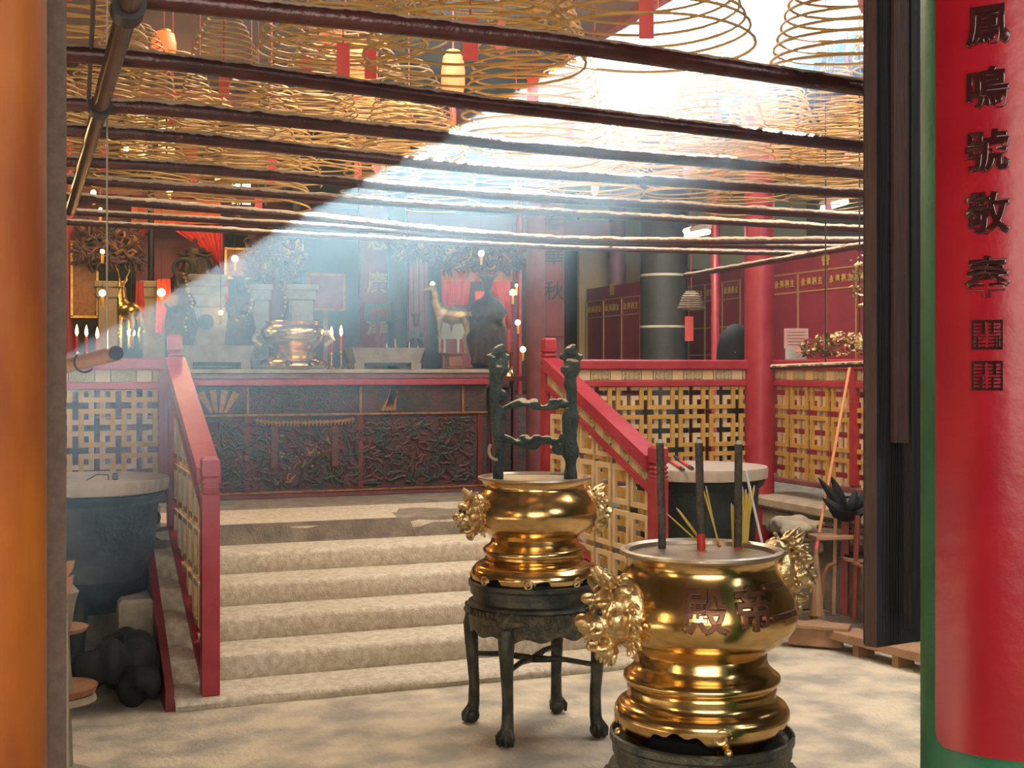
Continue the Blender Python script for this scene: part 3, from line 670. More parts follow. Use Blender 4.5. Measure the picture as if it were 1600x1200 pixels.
def stand(root, Rt, zt, foot, rot, legs=True):
    """root local origin on floor; Rt table radius; zt top height"""
    obj('stand_top', MB().lathe([(Rt * .80, zt - .05), (Rt * .97, zt - .052), (Rt * .975, zt - .02), (Rt, zt - .012), (Rt, zt + .008), (Rt * .97, zt + .012), (Rt * .93, zt - .006), (0, zt - .006)], 64), 'stand', root)
    obj('stand_band', MB().lathe([(Rt * .92, zt - .05), (Rt * .93, zt - .085), (Rt * 1.0, zt - .095), (Rt * 1.02, zt - .108), (Rt * .98, zt - .118)], 64), 'stand', root)
    n = 96; vs = []; fs = []
    for i, (rr, zz) in enumerate(((Rt * .98, zt - .115), (Rt * 1.0, zt - .15), (Rt * .985, zt - .20), (Rt * .97, zt - .235), (Rt * .94, zt - .235), (Rt * .95, zt - .115))):
        for k in range(n):
            a = 2 * PI * k / n; lob = abs(math.sin(2 * (a - rot)))          # deep at legs, arched between
            dz = -.018 * (1 - lob) * (1 if i in (2, 3, 4) else 0) + (.012 * math.cos(12 * a) if i in (3, 4) else 0)
            vs.append((rr * math.cos(a), rr * math.sin(a), zz + dz))
    for i in range(6):
        j = (i + 1) % 6
        for k in range(n): l = (k + 1) % n; fs.append((i * n + k, i * n + l, j * n + l, j * n + k))
    obj('apron', MB().add(vs, fs), 'apron', root)
    bd_ = MB()
    for k in range(72): a = 2 * PI * k / 72; bd_.tube([(Rt * 1.0 * math.cos(a), Rt * 1.0 * math.sin(a), zt - .118), (Rt * 1.01 * math.cos(a + .03), Rt * 1.01 * math.sin(a + .03), zt - .15)], [.007, .004], 5)
    tag(obj('beading', bd_, 'apron', root), kind='stuff')
    fr = []
    for q in range(4):
        a = rot + q * PI / 2; ca, sa = math.cos(a), math.sin(a); fx, fy = foot[q] if foot else (Rt * 1.02 * ca, Rt * 1.02 * sa)
        fa = math.atan2(fy, fx); fr_ = math.hypot(fx, fy)
        msk = MB(); msk.ball((0, 0, 0), (.045, .04, .045)); msk.ball((0, -.03, -.01), (.028, .028, .024))
        for s in (-1, 1): msk.ball((s * .022, -.03, .022), .014); msk.tube([(s * .02, -.01, .03), (s * .045, -.005, .05)], [.014, .008], 6); msk.tube([(s * .03, 0, -.005), (s * .09, .005, .0), (s * .12, .01, -.02)], [.022, .018, .006], 6)
        o = link('leg_mask', remeshed('leg_mask', msk, .008, 1), 'apron', root, ((Rt * 1.0) * math.cos(fa), (Rt * 1.0) * math.sin(fa), zt - .155), (0, 0, fa + PI / 2))
        if legs:
            pr = [(.97, zt - .17, .040), (1.02, zt - .24, .042), (1.015, zt - .32, .036), (.99, zt - .45, .030), (.97, .22, .028), (.975, .11, .030), (1.0, .07, .034)]
            m_ = MB().tube([(math.cos(fa) * fr_ * k, math.sin(fa) * fr_ * k, z) for k, z, r in pr], [r for k, z, r in pr], 12)
            lg_ = obj('leg', m_, 'stand', root)
            ft = MB().ball((fr_ * 1.01 * math.cos(fa), fr_ * 1.01 * math.sin(fa), .042), (.042, .042, .042), 12, 8)
            for w_ in range(4): b_ = fa + (w_ - 1.5) * .7; ft.tube([(fr_ * math.cos(fa) + .02 * math.cos(b_), fr_ * math.sin(fa) + .02 * math.sin(b_), .085), (fr_ * math.cos(fa) + .046 * math.cos(b_), fr_ * math.sin(fa) + .046 * math.sin(b_), .05), (fr_ * math.cos(fa) + .046 * math.cos(b_), fr_ * math.sin(fa) + .046 * math.sin(b_), .012)], [.012, .013, .008], 6)
            obj('foot', ft, 'stand', root)
            fr.append(Vector((fr_ * .97 * math.cos(fa), fr_ * .97 * math.sin(fa), .36)))
    if legs:
        for i, j in ((0, 2), (1, 3)): 
            a_, b_ = fr[i], fr[j]; mid = (a_ + b_) / 2; mid.z -= .0
            obj('stretcher', MB().tube([a_, (a_ + mid) / 2 + Vector((0, 0, .012)), mid, (b_ + mid) / 2 + Vector((0, 0, .012)), b_], [.013, .014, .02, .014, .013], 8), 'stand', root)
def skirt(root, prof, wave, nscroll, phase, Rs, zs):
    n = 144; vs = []; fs = []
    m = len(prof)
    zl_ = prof[-1][1]; fine = []
    for (r0, z0), (r1_, z1_) in zip(prof, prof[1:]):
        for q in range(3): fine.append((r0 + (r1_ - r0) * q / 3, z0 + (z1_ - z0) * q / 3))
    fine.append(prof[-1]); prof = fine; m = len(prof)
    def rz_(z):
        for (r0, z0), (r1_, z1_) in zip(prof, prof[1:]):
            if z1_ <= z <= z0: return r0 + (r1_ - r0) * (z0 - z) / max(1e-6, z0 - z1_)
        return prof[-1][0]
    for i, (r, z) in enumerate(prof):
        for k in range(n):
            a = 2 * PI * k / n; zc_ = zl_ + max(0, wave(a)); zz = max(z, zc_ - (i / m) * 1e-4); rr = rz_(zz) if zz > z else r
            vs.append((rr * math.cos(a), rr * math.sin(a), zz))
    for i in range(m - 1):
        for k in range(n): l = (k + 1) % n; fs.append((i * n + k, i * n + l, (i + 1) * n + l, (i + 1) * n + k))
    obj('skirt', MB().add(vs, fs), 'brass', root)
    for q in range(nscroll):
        a0 = phase + 2 * PI * q / nscroll; pts = []
        for s in range(22): b = s * .42; rr = .030 * (1 - s / 26) ; pts.append((b, rr))
        P = []
        for b, rr in pts: P.append((Rs * math.cos(a0 + rr * math.cos(b) / Rs * 1.0), Rs * math.sin(a0 + rr * math.cos(b) / Rs), zs + rr * math.sin(b)))
        obj('scroll', MB().tube(P, .0055, 6), 'brassrelief', root)

# urn 1 (middle)
c1 = Vector((2.40, 5.975, 0)); S1 = 309.0
u1 = thing('incense_urn', 'polished brass urn on black four-legged stand, corroded iron rack in its mouth', 'urn', c1)
def prof_from(pts, S): return [(r / S, 1.83 - (v - 575) / S) for r, v in pts]
body1 = prof_from([(20, 842), (60, 842), (67, 838), (74, 832), (88, 822), (95, 812), (98.5, 802), (98, 793), (95, 783), (88, 772), (81, 763), (79.5, 757), (83, 750), (87, 746.5)], S1)
obj('bowl', MB().lathe(body1, 72, cap=False), 'brass', u1, ang=60)
zr = body1[-1][1]
obj('rim', MB().lathe([(.281, zr - .006), (.288, zr), (.286, zr + .008), (.272, zr + .010), (.262, zr - .004), (.255, zr - .05), (.25, zr - .08), (.0, zr - .075)], 72), 'brasslip', u1)
obj('ash', MB().lathe([(.252, zr - .045), (.15, zr - .036), (.0, zr - .042)], 40), 'ash', u1)
base1 = prof_from([(64, 834), (68, 842), (70, 848), (78, 853), (81, 857), (80, 862), (74, 865), (74, 868), (78, 870), (76, 874), (80, 877), (88, 879)], S1)
obj('neck', MB().lathe(base1, 72, cap=False), 'brass', u1, ang=50)
sk = prof_from([(86, 877), (92, 880), (98, 887), (100, 893), (99, 900), (98, 903), (97, 905)], S1)
skirt(u1, sk, lambda a: .040 * abs(math.sin(4 * (a - .32) + .35)) ** .8 * (1 if math.sin(8 * (a - .32) + .7) > -.2 else .35), 8, .32, .322, 1.83 - (899 - 575) / S1)
obj('foot_ring', MB().lathe([(.30, .757), (.30, .775), (.28, .80), (.2, .80)], 48), 'black', u1)
feetw = [(2.166, 5.752), (2.64, 5.742), (2.626, 6.222), (2.148, 6.209)]
foots = [(x - c1.x, y - c1.y) for x, y in feetw]
stand(u1, .335, .755, foots, math.radians(225))
camang1 = math.atan2(-c1.y, -c1.x)
lion(u1, camang1 - math.radians(68), .325, 1.83 - (800 - 575) / S1, 1.0, .15)
lion(u1, camang1 + math.radians(112), .325, 1.83 - (800 - 575) / S1, 1.0, .15)
# corroded rack: its own thing, stands in the urn
rk = thing('iron_candle_rack', 'corroded black iron rack with frosted wax, two posts joined by bars, in the brass urn', 'rack', (c1.x, c1.y, zr))
px = [(778 - 834) / S1, (890 - 834) / S1]; cx_, sx_ = CS, -SN
def rp(xr, z, dpt=0): return Vector((xr * CS + dpt * SN, -xr * SN + dpt * CS, z - zr))
rnd = random.Random(4)
for i, xr in enumerate(px):
    m_ = MB(); k = 26; pts = []; rad = []
    for q in range(k + 1):
        z = (zr - .04) + q / k * (1.80 - zr + .04); wv = .012 * noise.noise(Vector((xr * 9, z * 7, 1)))
        pts.append(rp(xr + wv - (.012 if i == 0 and q > 12 else 0), z, wv)); rad.append(.032 + .009 * noise.noise(Vector((xr * 20, z * 16, 5))) + (.010 if i == 1 and 6 < q < 17 else 0))
    m_.tube(pts, rad, 12)
    m_.tube([rp(xr, 1.79), rp(xr, 1.815), rp(xr, 1.83), rp(xr, 1.85)], [.03, .052, .055, .03], 14)
    for q in range(7): m_.ball(rp(xr + rnd.uniform(-.035, .035), 1.87 + rnd.uniform(-.02, .02), rnd.uniform(-.02, .02)), (.030, .028, .020))
    m_.ball(rp(xr, 1.915), (.035, .032, .028)); m_.ball(rp(xr + .012, 1.94), (.022, .02, .012)); m_.ball(rp(xr + (.045 if i else -.045), 1.885), (.022, .022, .018))
    for q in range(5): z = rnd.uniform(1.35, 1.75); m_.ball(rp(xr + rnd.uniform(-.03, .03), z, -.02), (.02, .02, .03))
    link('rack_post', remeshed('rack_post', m_, .009, 1), 'corrode', rk)
for zc_, nm in ((1.645, 0), (1.452, 1)):
    m_ = MB(); pts = []; rad = []
    for q in range(21):
        t_ = q / 20; xr = px[0] + (px[1] - px[0]) * t_; pts.append(rp(xr, zc_ + .022 * math.sin(t_ * 7 + nm * 2) * (1 - abs(2 * t_ - 1)) + (.035 * (1 - t_) ** 6 * (1 if nm else -1)), 0)); rad.append(.017 + .012 * noise.noise(Vector((t_ * 9, zc_ * 5, 0))))
    m_.tube(pts, rad, 10)
    for q in range(8 if nm == 0 else 6): t_ = rnd.uniform(.3, .9); m_.ball(rp(px[0] + (px[1] - px[0]) * t_, zc_ + rnd.uniform(.0, .03), rnd.uniform(-.02, .02)), (.028, .022, .014))
    if nm == 1:
        m_.ball(rp(px[1] - .05, zc_ - .03), (.05, .03, .035)); m_.ball(rp(px[1] - .02, zc_ + .03), (.04, .03, .03))
    link('crossbar', remeshed('crossbar', m_, .008, 1), 'corrode', rk)
m_ = MB(); m_.tube([rp(px[0] + .032 * math.cos(a_) * 1.15 - .012, 1.415 + .045 * math.sin(a_), -.045) for a_ in [PI * .75 + .15 * q for q in range(18)]], .008, 8); obj('pale_curl', m_, 'creamstone', rk)
# a small ring hook
# urn 2 (front right)
S2 = 508.0; c2 = Vector((1.941, 3.455, 0))
u2 = thing('incense_urn', 'large brass urn with raised characters and lion masks, nearest, holding ash and incense', 'urn', c2)
body2 = prof_from([(30, 1022), (90, 1022), (99, 1018), (103, 1010), (118, 1000), (134, 988), (144, 974), (148.5, 958), (148, 944), (143, 928), (134, 912), (124, 898), (117.5, 886), (116, 877), (119, 869), (124, 862)], S2)
obj('bowl', MB().lathe(body2, 80, cap=False), 'brass', u2, ang=60)
zr2 = body2[-1][1]
obj('rim', MB().lathe([(.240, zr2 - .008), (.2495, zr2), (.2495, zr2 + .008), (.236, zr2 + .011), (.222, zr2 + .004), (.214, zr2 - .03), (.21, zr2 - .06), (.20, zr2 - .08), (0, zr2 - .08)], 80), 'brasslip', u2)
ashm = MB().lathe([(.212, zr2 - .035), (.17, zr2 - .030), (.12, zr2 - .024), (.06, zr2 - .026), (.0, zr2 - .024)], 48, wob=lambda i, a: .004 * noise.noise(Vector((i * 2, math.cos(a) * 4, math.sin(a) * 4))))
obj('ash', ashm, 'ash', u2)
nk = prof_from([(95, 1012), (101, 1018), (101, 1028), (104, 1036), (112, 1045), (121, 1052), (122, 1057), (118, 1062), (114, 1067), (116, 1072), (114, 1080), (118, 1088), (124, 1092)], S2)
obj('neck', MB().lathe(nk, 80, cap=False), 'brass', u2, ang=50)
sk2 = prof_from([(120, 1090), (130, 1096), (135, 1104), (136, 1112), (133, 1122), (129, 1132), (126, 1140), (125, 1146)], S2)
camang2 = math.atan2(-c2.y, -c2.x)
def wave2(a):
    d = ((a - camang2 + PI / 4) % (PI / 2)) / (PI / 2)      # 4 large openings
    return .072 * max(0, math.sin(PI * min(1, d * 1.6))) ** .55 * (.8 + .2 * d) + .007 * math.cos(d * 40) * (1 if .05 < d < .6 else 0)
skirt(u2, sk2, wave2, 4, camang2 + .22, .262, 1.83 - (1116 - 575) / S2)
for q in range(4):
    a = camang2 + .30 + q * PI / 2
    obj('boss', MB().ball((.262 * math.cos(a), .262 * math.sin(a), 1.83 - (1138 - 575) / S2), .013), 'brassrelief', u2)
obj('foot_ring', MB().lathe([(.20, .66), (.21, .69), (.235, .74), (.15, .76)], 48), 'black', u2)
z2t = 1.83 - (1146 - 575) / S2
stand(u2, .282, z2t, [(.27 * math.cos(camang2 + math.radians(d)), .27 * math.sin(camang2 + math.radians(d))) for d in (-80, 10, 100, 190)], camang2)
lion(u2, camang2 - math.radians(55), .318, 1.83 - (948 - 575) / S2, 1.13, .12)
lion(u2, camang2 + math.radians(122), .312, 1.83 - (905 - 575) / S2, 1.05, .12)
# characters wrap the belly: right to left 二帝殿
def r_at(z):
    for (r0, z0), (r1, z1) in zip(body2, body2[1:]):
        if z0 <= z <= z1: return r0 + (r1 - r0) * (z - z0) / max(1e-6, z1 - z0)
    return .29
def face_angle(u):
    best = None
    for q in range(-1500, 1500):
        a = camang2 + q * .001; p = (c2.x + .292 * math.cos(a), c2.y + .292 * math.sin(a), 0); xc = p[0] * CS - p[1] * SN; e = abs(UC + F * xc / depth(p) - u)
        if best is None or e < best[0]: best = (e, a)
    return best[1]
for ch, u, v, sz in (('殿', 1102, 956, .134), ('帝', 1182, 952, .128), ('二', 1227, 946, .140)):
    me = text_mesh(ch, sz, .004, .0012, .0022); bm = bmesh.new(); bm.from_mesh(me); a0 = face_angle(u); z0 = 1.83 - (v - 575) / (S2 * 1.07)
    bmesh.ops.subdivide_edges(bm, edges=[e for e in bm.edges if e.calc_length() > .02], cuts=2)
    for vtx in bm.verts:
        z = z0 + vtx.co.y; r = r_at(z) + vtx.co.z + .003; a = a0 + vtx.co.x / .29; vtx.co = Vector((r * math.cos(a), r * math.sin(a), z))
    bmesh.ops.recalc_face_normals(bm, faces=bm.faces); bm.to_mesh(me); bm.free(); link('raised_character', me, 'letters', u2)
# incense in urn 2
zi = c2 + Vector((0, 0, zr2 - .027))
def st_(u0, v0, u1, v1, r, m, label, grp, red=0, dd=0, name='incense_stick', tip=True, cat='incense stick', n=6):
    Dp = F * (H - zi.z) / (v1 - VH) if v1 > VH else 3.9
    Dp = max(3.76, min(4.08, Dp)); A = atD(u1, v1, Dp); B = atD(u0, v0, Dp + dd); dv = (B - A)
    A = A - dv.normalized() * .012
    t = thing(name, label, cat, A, 0, grp)
    dv = B - A
    if red: obj('red_base', MB().tube([(0, 0, 0), dv * red], r * 1.04, n), 'stickred', t)
    obj('stick', MB().tube([dv * red * .9, dv], r, n), m, t)
    if tip: obj('ash_tip', MB().tube([dv, dv + dv.normalized() * .012], [r * .9, r * .5], n), 'stickash', t)
    return t
st_(1031, 692, 1035, 866, .0125, 'burnt', 'thick charred incense stick on the left of three in the front urn', None, 0, n=12)
st_(1092, 692, 1096, 868, .0125, 'burnt', 'thick charred incense stick with red foot, middle of three in the front urn', None, .22, n=12)
st_(1154, 694, 1153, 866, .0125, 'burnt', 'thick charred incense stick behind the yellow bundle in the front urn', None, .10, n=12)
st_(1165, 735, 1190, 845, .0045, 'white', 'thin white stick leaning at the right of the front urn', None, 0, tip=False, n=8)
for (a, b, c_, d, l) in ((1046, 806, 1100, 855, 'lowest leaning thin yellow incense stick in front urn'), (1060, 798, 1103, 857, 'yellow incense stick leaning left just above the lowest one'), (1063, 800, 1106, 857, 'yellow incense stick touching the left-leaning one'), (1100, 769, 1126, 858, 'slim yellow incense stick between the middle and right charred sticks'), (1104, 765, 1122, 850, 'slim yellow incense stick crossing beside the central slim one')):
    st_(a, b, c_, d, .0028, 'stick', l, None, .12)
rnd = random.Random(5)
for i in range(16):
    u = 1150 + (i % 6) * 5.4 + rnd.uniform(-1, 1); v = 768 + rnd.uniform(-6, 12); st_(u, v, 1160 + (i % 5) * 1.6, 862 - (i // 6) * 3, .0042, 'stick', 'yellow incense stick in the upright bundle at the right of the front urn', 'upright bundle of yellow incense sticks', .14)
for i in range(4): st_(1143 + i * 2.5, 792 + i * 2, 1146 + i * 1.5, 862, .003, 'stick', 'short yellow incense stick left of the upright bundle', 'short incense sticks beside the bundle', 0)

# ------------------------------------------------------------------ cauldrons with lids
def cauldron(u, D, R, zt, label, zb=.36):
    P = atD(u, 575, D); t = thing('iron_cauldron', label, 'cauldron', (P.x, P.y, 0))
    obj('pot', MB().lathe([(.05, zb), (R * .55, zb + .01), (R * .72, zb + .08), (R * .80, zb + .20), (R * .815, zb + .215), (R * .80, zb + .23), (R * .84, zb + .40), (R * .88, zt - .15), (R * .95, zt - .12), (R * .97, zt - .09), (R * .96, zt - .085), (R * .9, zt - .09)], 64), 'iron', t)
    for q in range(3):
        a = math.radians(-100 + q * 120) ; x, y = R * .62 * math.cos(a), R * .62 * math.sin(a)
        obj('leg', MB().tube([(x, y, zb + .12), (x * 1.18, y * 1.18, zb), (x * 1.12, y * 1.12, zb - .16), (x * 1.25, y * 1.25, .05), (x * 1.32, y * 1.32, .02)], [.06, .065, .045, .05, .055], 10), 'iron', t)
    for s in (0, 1): a = math.radians(20 + 180 * s); pr = [(R * .86 * math.cos(a) + .03 * math.cos(a) * math.sin(q * PI / 8) * 2, R * .86 * math.sin(a) + .03 * math.sin(a) * math.sin(q * PI / 8) * 2, zt - .22 - q * .015) for q in range(9)]; obj('handle', MB().tube(pr, .012, 8), 'iron', t)
    l = bpy.data.objects.new('lid', None); col.objects.link(l); l.parent = t; l.location = (0, 0, zt - .085)
    return t, l, P
c, l, P = cauldron(133, 7.75, .49, 1.165, 'big dark green iron cauldron on legs left of the stairs')
tag(l, 'round grey wooden lid')
def lid_parts(l, R):
    obj('disc', MB().lathe([(R * .93, 0), (R, .01), (R * 1.01, .07), (R, .083), (0, .086)], 64), 'lid', l, ang=40)
lid_parts(l, .49)
obj('clip', MB().tube([(.12, -.25, .086), (.12, -.25, .115), (.06, -.24, .12), (.0, -.25, .088)], .004, 6), 'black', l)
obj('knob', MB().box((.16, -.24, .105), (.035, .03, .04), ch=.006), 'black', l)
c, l, PR = cauldron(1090, 8.7, .47, 1.165, 'dark iron cauldron behind the front urn, right of the stairs')
tag(l, 'round grey wooden lid'); lid_parts(l, .47)
for i, (a, b, c_, d) in enumerate(((1040, 715, 1068, 734), (1054, 713, 1082, 732))):
    A = atZ(a, b, 1.178); B = atZ(c_, d, 1.178); dv = B - A; t = thing('incense_stick', ['red incense stick on the right cauldron lid, left of two', 'red incense stick on the right cauldron lid, right of two'][i], 'incense stick', A)
    obj('stick', MB().tube([dv * .35, dv * .85], .010, 8), 'card', t); obj('dark_tip', MB().tube([(0, 0, 0), dv * .35], .011, 8), 'burnt', t); obj('dark_end', MB().tube([dv * .85, dv], .011, 8), 'burnt', t)

# dark clutter under / beside the left cauldron
def lump(name, label, cat, P, r, m, seed, vox=.015, n=26, flat=1.0, group=None):
    rn = random.Random(seed); m_ = MB()
    for q in range(n): m_.ball((rn.uniform(-.5, .5) * r[0], rn.uniform(-.5, .5) * r[1], r[2] * flat * rn.uniform(.25, .7)), tuple(r[k_] * rn.uniform(.14, .30) for k_ in range(3)), 10, 7)
    o = link(name, remeshed(name, m_, vox, 1), m, None, P); return tag(o, label, cat, group)
P = atZ(250, 1010, 0); lump('charcoal_sack', 'black sack slumped against the left side of the steps', 'sack', (.50, 7.35, 0), (.34, .5, .42), M['blackcloth'], 3)
lump('rubbish_bag', 'dark bundle beneath the left iron cauldron', 'sack', (.15, 7.55, 0), (.4, .35, .28), M['blackcloth'], 8)
m_ = MB(); m_.box((.60, 8.2, .24), (.2, 1.0, .48), ch=.02); tag(obj('stone_block', m_, 'granite2'), 'dark stone block along the left flank of the steps', 'block')
# slanted dark board left of the steps (foot of rail)
m_ = MB(); m_.poly([(.69, 6.98, 0), (.69, 8.75, 0), (.69, 8.75, .83), (.69, 8.3, .80), (.69, 6.98, .12)], (1, 0, 0), .045); tag(obj('side_board', m_, 'darkred', smooth=False), 'dark red board closing the left end of the steps', 'board')

# candle stand near left jamb
cd = thing('candle_stand', 'brown pedestal stand with saucer tiers peeking past the left jamb', 'stand', atZ(98, 1085, 0) if False else (0, 0, 0))
Pc = atD(92, 575, 5.6); cd.location = (Pc.x, Pc.y, 0)
z_ = lambda v: 1.83 - (v - 575) * 5.6 / F
obj('stem', MB().lathe([(.16, z_(1095)), (.15, z_(1085)), (.06, z_(1078)), (.05, z_(1040)), (.045, z_(995)), (.05, z_(985)), (.07, z_(940)), (.085, z_(925)), (.06, z_(915)), (.03, z_(910))], 24), 'stonebox', cd)
obj('saucer', MB().lathe([(.03, z_(990)), (.115, z_(986)), (.125, z_(980)), (.11, z_(982)), (.03, z_(984))], 28), 'wood', cd)
obj('saucer', MB().lathe([(.10, z_(1090)), (.155, z_(1082)), (.165, z_(1072)), (.15, z_(1076)), (.05, z_(1078))], 28), 'wood', cd)
obj('base', MB().lathe([(.15, 0), (.15, .04), (.06, .08), (.05, z_(1095))], 24), 'stonebox', cd)
# sunlit leaf shapes in front of it (bronze petals)
for i, (a, b, c_, d, l) in enumerate(((88, 905, 116, 876, 'sunlit bronze petal at the left jamb, upper of two'), (86, 945, 114, 898, 'sunlit bronze petal at the left jamb, lower of two'))):
    A = atD(a, b, 3.9); B = atD(c_, d, 3.9); dv = B - A; sd = Vector((0, 0, 1)).cross(dv).cross(dv).normalized(); pts = []
    for q in range(16):
        t_ = q / 15 * 2 - 1 if q < 16 else 0
    up = dv.normalized().cross(Vector((SN, CS, 0))).normalized(); pts = [A, A + dv * .35 + up * .022, A + dv * .8 + up * .014, B, A + dv * .7 - up * .014, A + dv * .3 - up * .02]
    m_ = MB(); m_.poly([p - A for p in pts], (SN, CS, 0), .008); tag(obj('bronze_petal', m_, 'wood', loc=A, smooth=False), l, 'ornament')
A = atD(100, 960, 3.9); B = atD(103, 1250, 3.9); tag(obj('sunlit_edge', MB().tube([(0, 0, 0), B - A], .012, 10), 'rope', loc=A), 'thin pale strip standing for a sunlit edge beside the left jamb', 'pole')  # pale tube added in place of a bright sunlit edge

# ------------------------------------------------------------------ right side columns, walls
cr = Vector((5.46, Y5 - .02, 0))
column('red_column', 'red painted column standing between the two right lattice balustrades', (cr.x, cr.y), .117, CZ - .1, 'dustred')
P = atY(852, 575, 10.25); column('red_column', 'dull red column behind the top of the right stair rail', (P.x, P.y), .165, CZ - ZL, 'purple', ZL)
m_ = MB(); 
cb = thing('couplet_board', 'dark carved board hanging on the dull red column behind the stair rail', 'sign', atY(866, 330, 10.05))
obj('board', MB().box((0, 0, -.45), (.16, .02, 1.25), ch=.004), 'darkred', cb, rot=(0, 0, -YAW))
for i, ch in enumerate('春華秋'): me = text_mesh(ch, .17, .006, .002, 0); link('character', me, 'black', cb, (-.004 - .013 * SN, -.013 * CS, -.08 - i * .30), (PI / 2, 0, -YAW))
P = atY(1118, 575, 11.2); column('red_post', 'slim red post right of the soot-black column', (P.x, P.y), .045, CZ - ZL, 'red', ZL)
P = atY(1037, 575, 11.6); pt = thing('soot_column', 'broad soot-blackened column with two pale bands in the right hall', 'column', (P.x, P.y, ZL)); rr = 36.5 / ppm(P)
obj('shaft', MB().lathe([(rr, 0), (rr, CZ - ZL)], 40), 'soot', pt)
for v in (431, 511): z = atY(1037, v, 11.6).z - ZL; obj('band', MB().lathe([(rr + .002, z - .012), (rr + .006, z), (rr + .002, z + .012)], 40), 'creamstone', pt)
# ochre wall piece and side hall ceiling
def wallp(name, u0, v0, u1, v1, Y, m, th=.06, label=None, cat=None, kind='structure'):
    a = atY(u0, v1, Y); b = atY(u1, v0, Y); mb = MB().box(((a.x + b.x) / 2, Y + th / 2, (a.z + b.z) / 2), (b.x - a.x, th, b.z - a.z)); o = obj(name, mb, m, smooth=False); return tag(o, label, cat, kind=kind)
wallp('wall_side', 905, 250, 1400, 600, 13.6, 'ochrewall')
# red donor panels: right wall (runs along Y) at X=WX and back piece
WX = 7.2
def donor_panel(name, label, x, ys, z0, z1, ztitle, ncol, chars=True, rung='purple'):
    t = thing(name, label, 'wall panel', (x, ys[0], z0)); L = ys[1] - ys[0]
    obj('board', MB().box((.02, L / 2, (z1 - z0) / 2), (.04, L, z1 - z0)), 'redpanel', t, smooth=False)
    for i in range(ncol + 1):
        y = L * i / ncol; obj('gold_strip', MB().box((-.008, min(max(y, .012), L - .012), (ztitle - z0) / 2), (.012, .016, ztitle - z0)), 'goldline', t, smooth=False)
    for z in (ztitle - z0, ztitle - z0 - .19): obj('gold_strip', MB().box((-.008, L / 2, z), (.012, L, .014)), 'goldline', t, smooth=False)
    for q in range(1, 6):
        z = (ztitle - z0 - .19) * q / 6; obj('name_line', MB().box((-.004, L / 2, z), (.006, L, .004 if rung == 'purple' else .012)), rung, t, smooth=False)
    if chars:
        for i in range(ncol):
            me = text_mesh('永 遠 福 主', .078, .003, .002, 0); link('character', me, 'goldbright', t, (-.012, L * (i + .5) / ncol, ztitle - z0 - .095), (PI / 2, 0, -PI / 2)).scale = (min(1, L / ncol / .5), 1, 1)
        me = text_mesh('善', .14, .003, .003, 0); link('character', me, 'goldbright', t, (-.012, L * .5, ztitle - z0 + .11), (PI / 2, 0, -PI / 2))
    return t
def yat(u, X): return atX(u, 575, X).y
za = atX(1205, 415, WX).z; zt = atX(1205, 432, WX).z
donor_panel('donor_panel', 'red donor panel with gold lines on right wall above the far balustrade', WX, (yat(1390, WX), yat(1207, WX)), ZL, za + .05, zt, 4)
donor_panel('donor_panel', 'red donor panel with gold lines seen between slim post and red column', WX, (yat(1158, WX) - .0, yat(1076, WX)), ZL, za + .05, zt, 3, rung='goldbright')
X3 = 6.1
donor_panel('donor_panel', 'red donor panel left of the soot-black column', X3, (yat(1002, X3), yat(917, X3)), ZL, atX(950, 447, X3).z, atX(950, 468, X3).z, 3)
struct('ceiling_gallery', MB().box((7.3, 12.6, atY(1200, 300, 13).z), (3.6, 3.8, .05)), 'paleceil')
wallp('wall_gallery', 1076, 300, 1420, 420, 13.4, 'paleceil')
# fluorescent tubes
for i, (u0, v0, u1, v1, l) in enumerate(((1073, 369, 1106, 362, 'glowing fluorescent tube beside the soot-black column'), (1286, 326, 1322, 315, 'glowing fluorescent tube near the door leaf, right of the red column'))):
    A = atD(u0, v0, 11.2); B = atD(u1, v1, 10.6); t = thing('fluorescent_lamp', l, 'lamp', A); dv = B - A
    obj('tube', MB().tube([(0, 0, 0), dv], .024, 10), 'tube', t); obj('fitting', MB().tube([Vector((0, 0, .045)) - dv * .05, dv * 1.05 + Vector((0, 0, .045))], .028, 8), 'creamstone', t)
    obj('hanger', MB().tube([dv * .5 + Vector((0, 0, .05)), dv * .5 + Vector((0, 0, CZ - A.z))], .006, 6), 'wire', t)
# objects on / above right rail
P = atY(1146, 566, 9.3)
bg_ = thing('person_back', 'rounded black back of a person behind the balustrade beside the red column', 'blackcloth', (P.x, P.y, ZL))
m_ = MB(); hh = atY(1146, 505, 9.3).z - ZL; m_.ball((.03, 0, hh - .22), (.17, .15, .22), 20, 14); m_.tube([(.03, 0, 0), (.03, 0, hh - .25)], [.16, .17], 20); link('cloth', remeshed('cloth', m_, .03, 2), 'blackcloth', bg_)  # plain rounded form standing in for a person seen from behind
me = text_mesh('Lo', .05, .001, 0, 0); link('lettering', me, 'white', bg_, (.0 - .12 * SN, -.128 * CS - .012, hh * .84), (PI / 2 - .5, 0, -YAW))
P = atX(1244, 545, 5.60); nt_ = thing('notice_board', 'pinkish paper notice on a grey stand above the right balustrade', 'sign', (P.x, P.y, 1.895)); sc_ = 1 / ppm(P)
hN = atX(1244, 513, 5.60).z - 1.895; obj('paper', MB().box((0, 0, hN * .68), (.004, 38 * sc_, hN * .64)), 'paper', nt_, rot=(0, 0, PI / 2 - YAW), smooth=False); obj('holder', MB().box((0, 0, hN * .18), (.03, 34 * sc_, hN * .36)), 'ledge', nt_, rot=(0, 0, PI / 2 - YAW), smooth=False)
for q in range(5): obj('text_line', MB().box((-.004, 0, hN * (.48 + q * .1)), (.003, 28 * sc_, .003)), 'redwood', nt_, rot=(0, 0, PI / 2 - YAW), smooth=False)
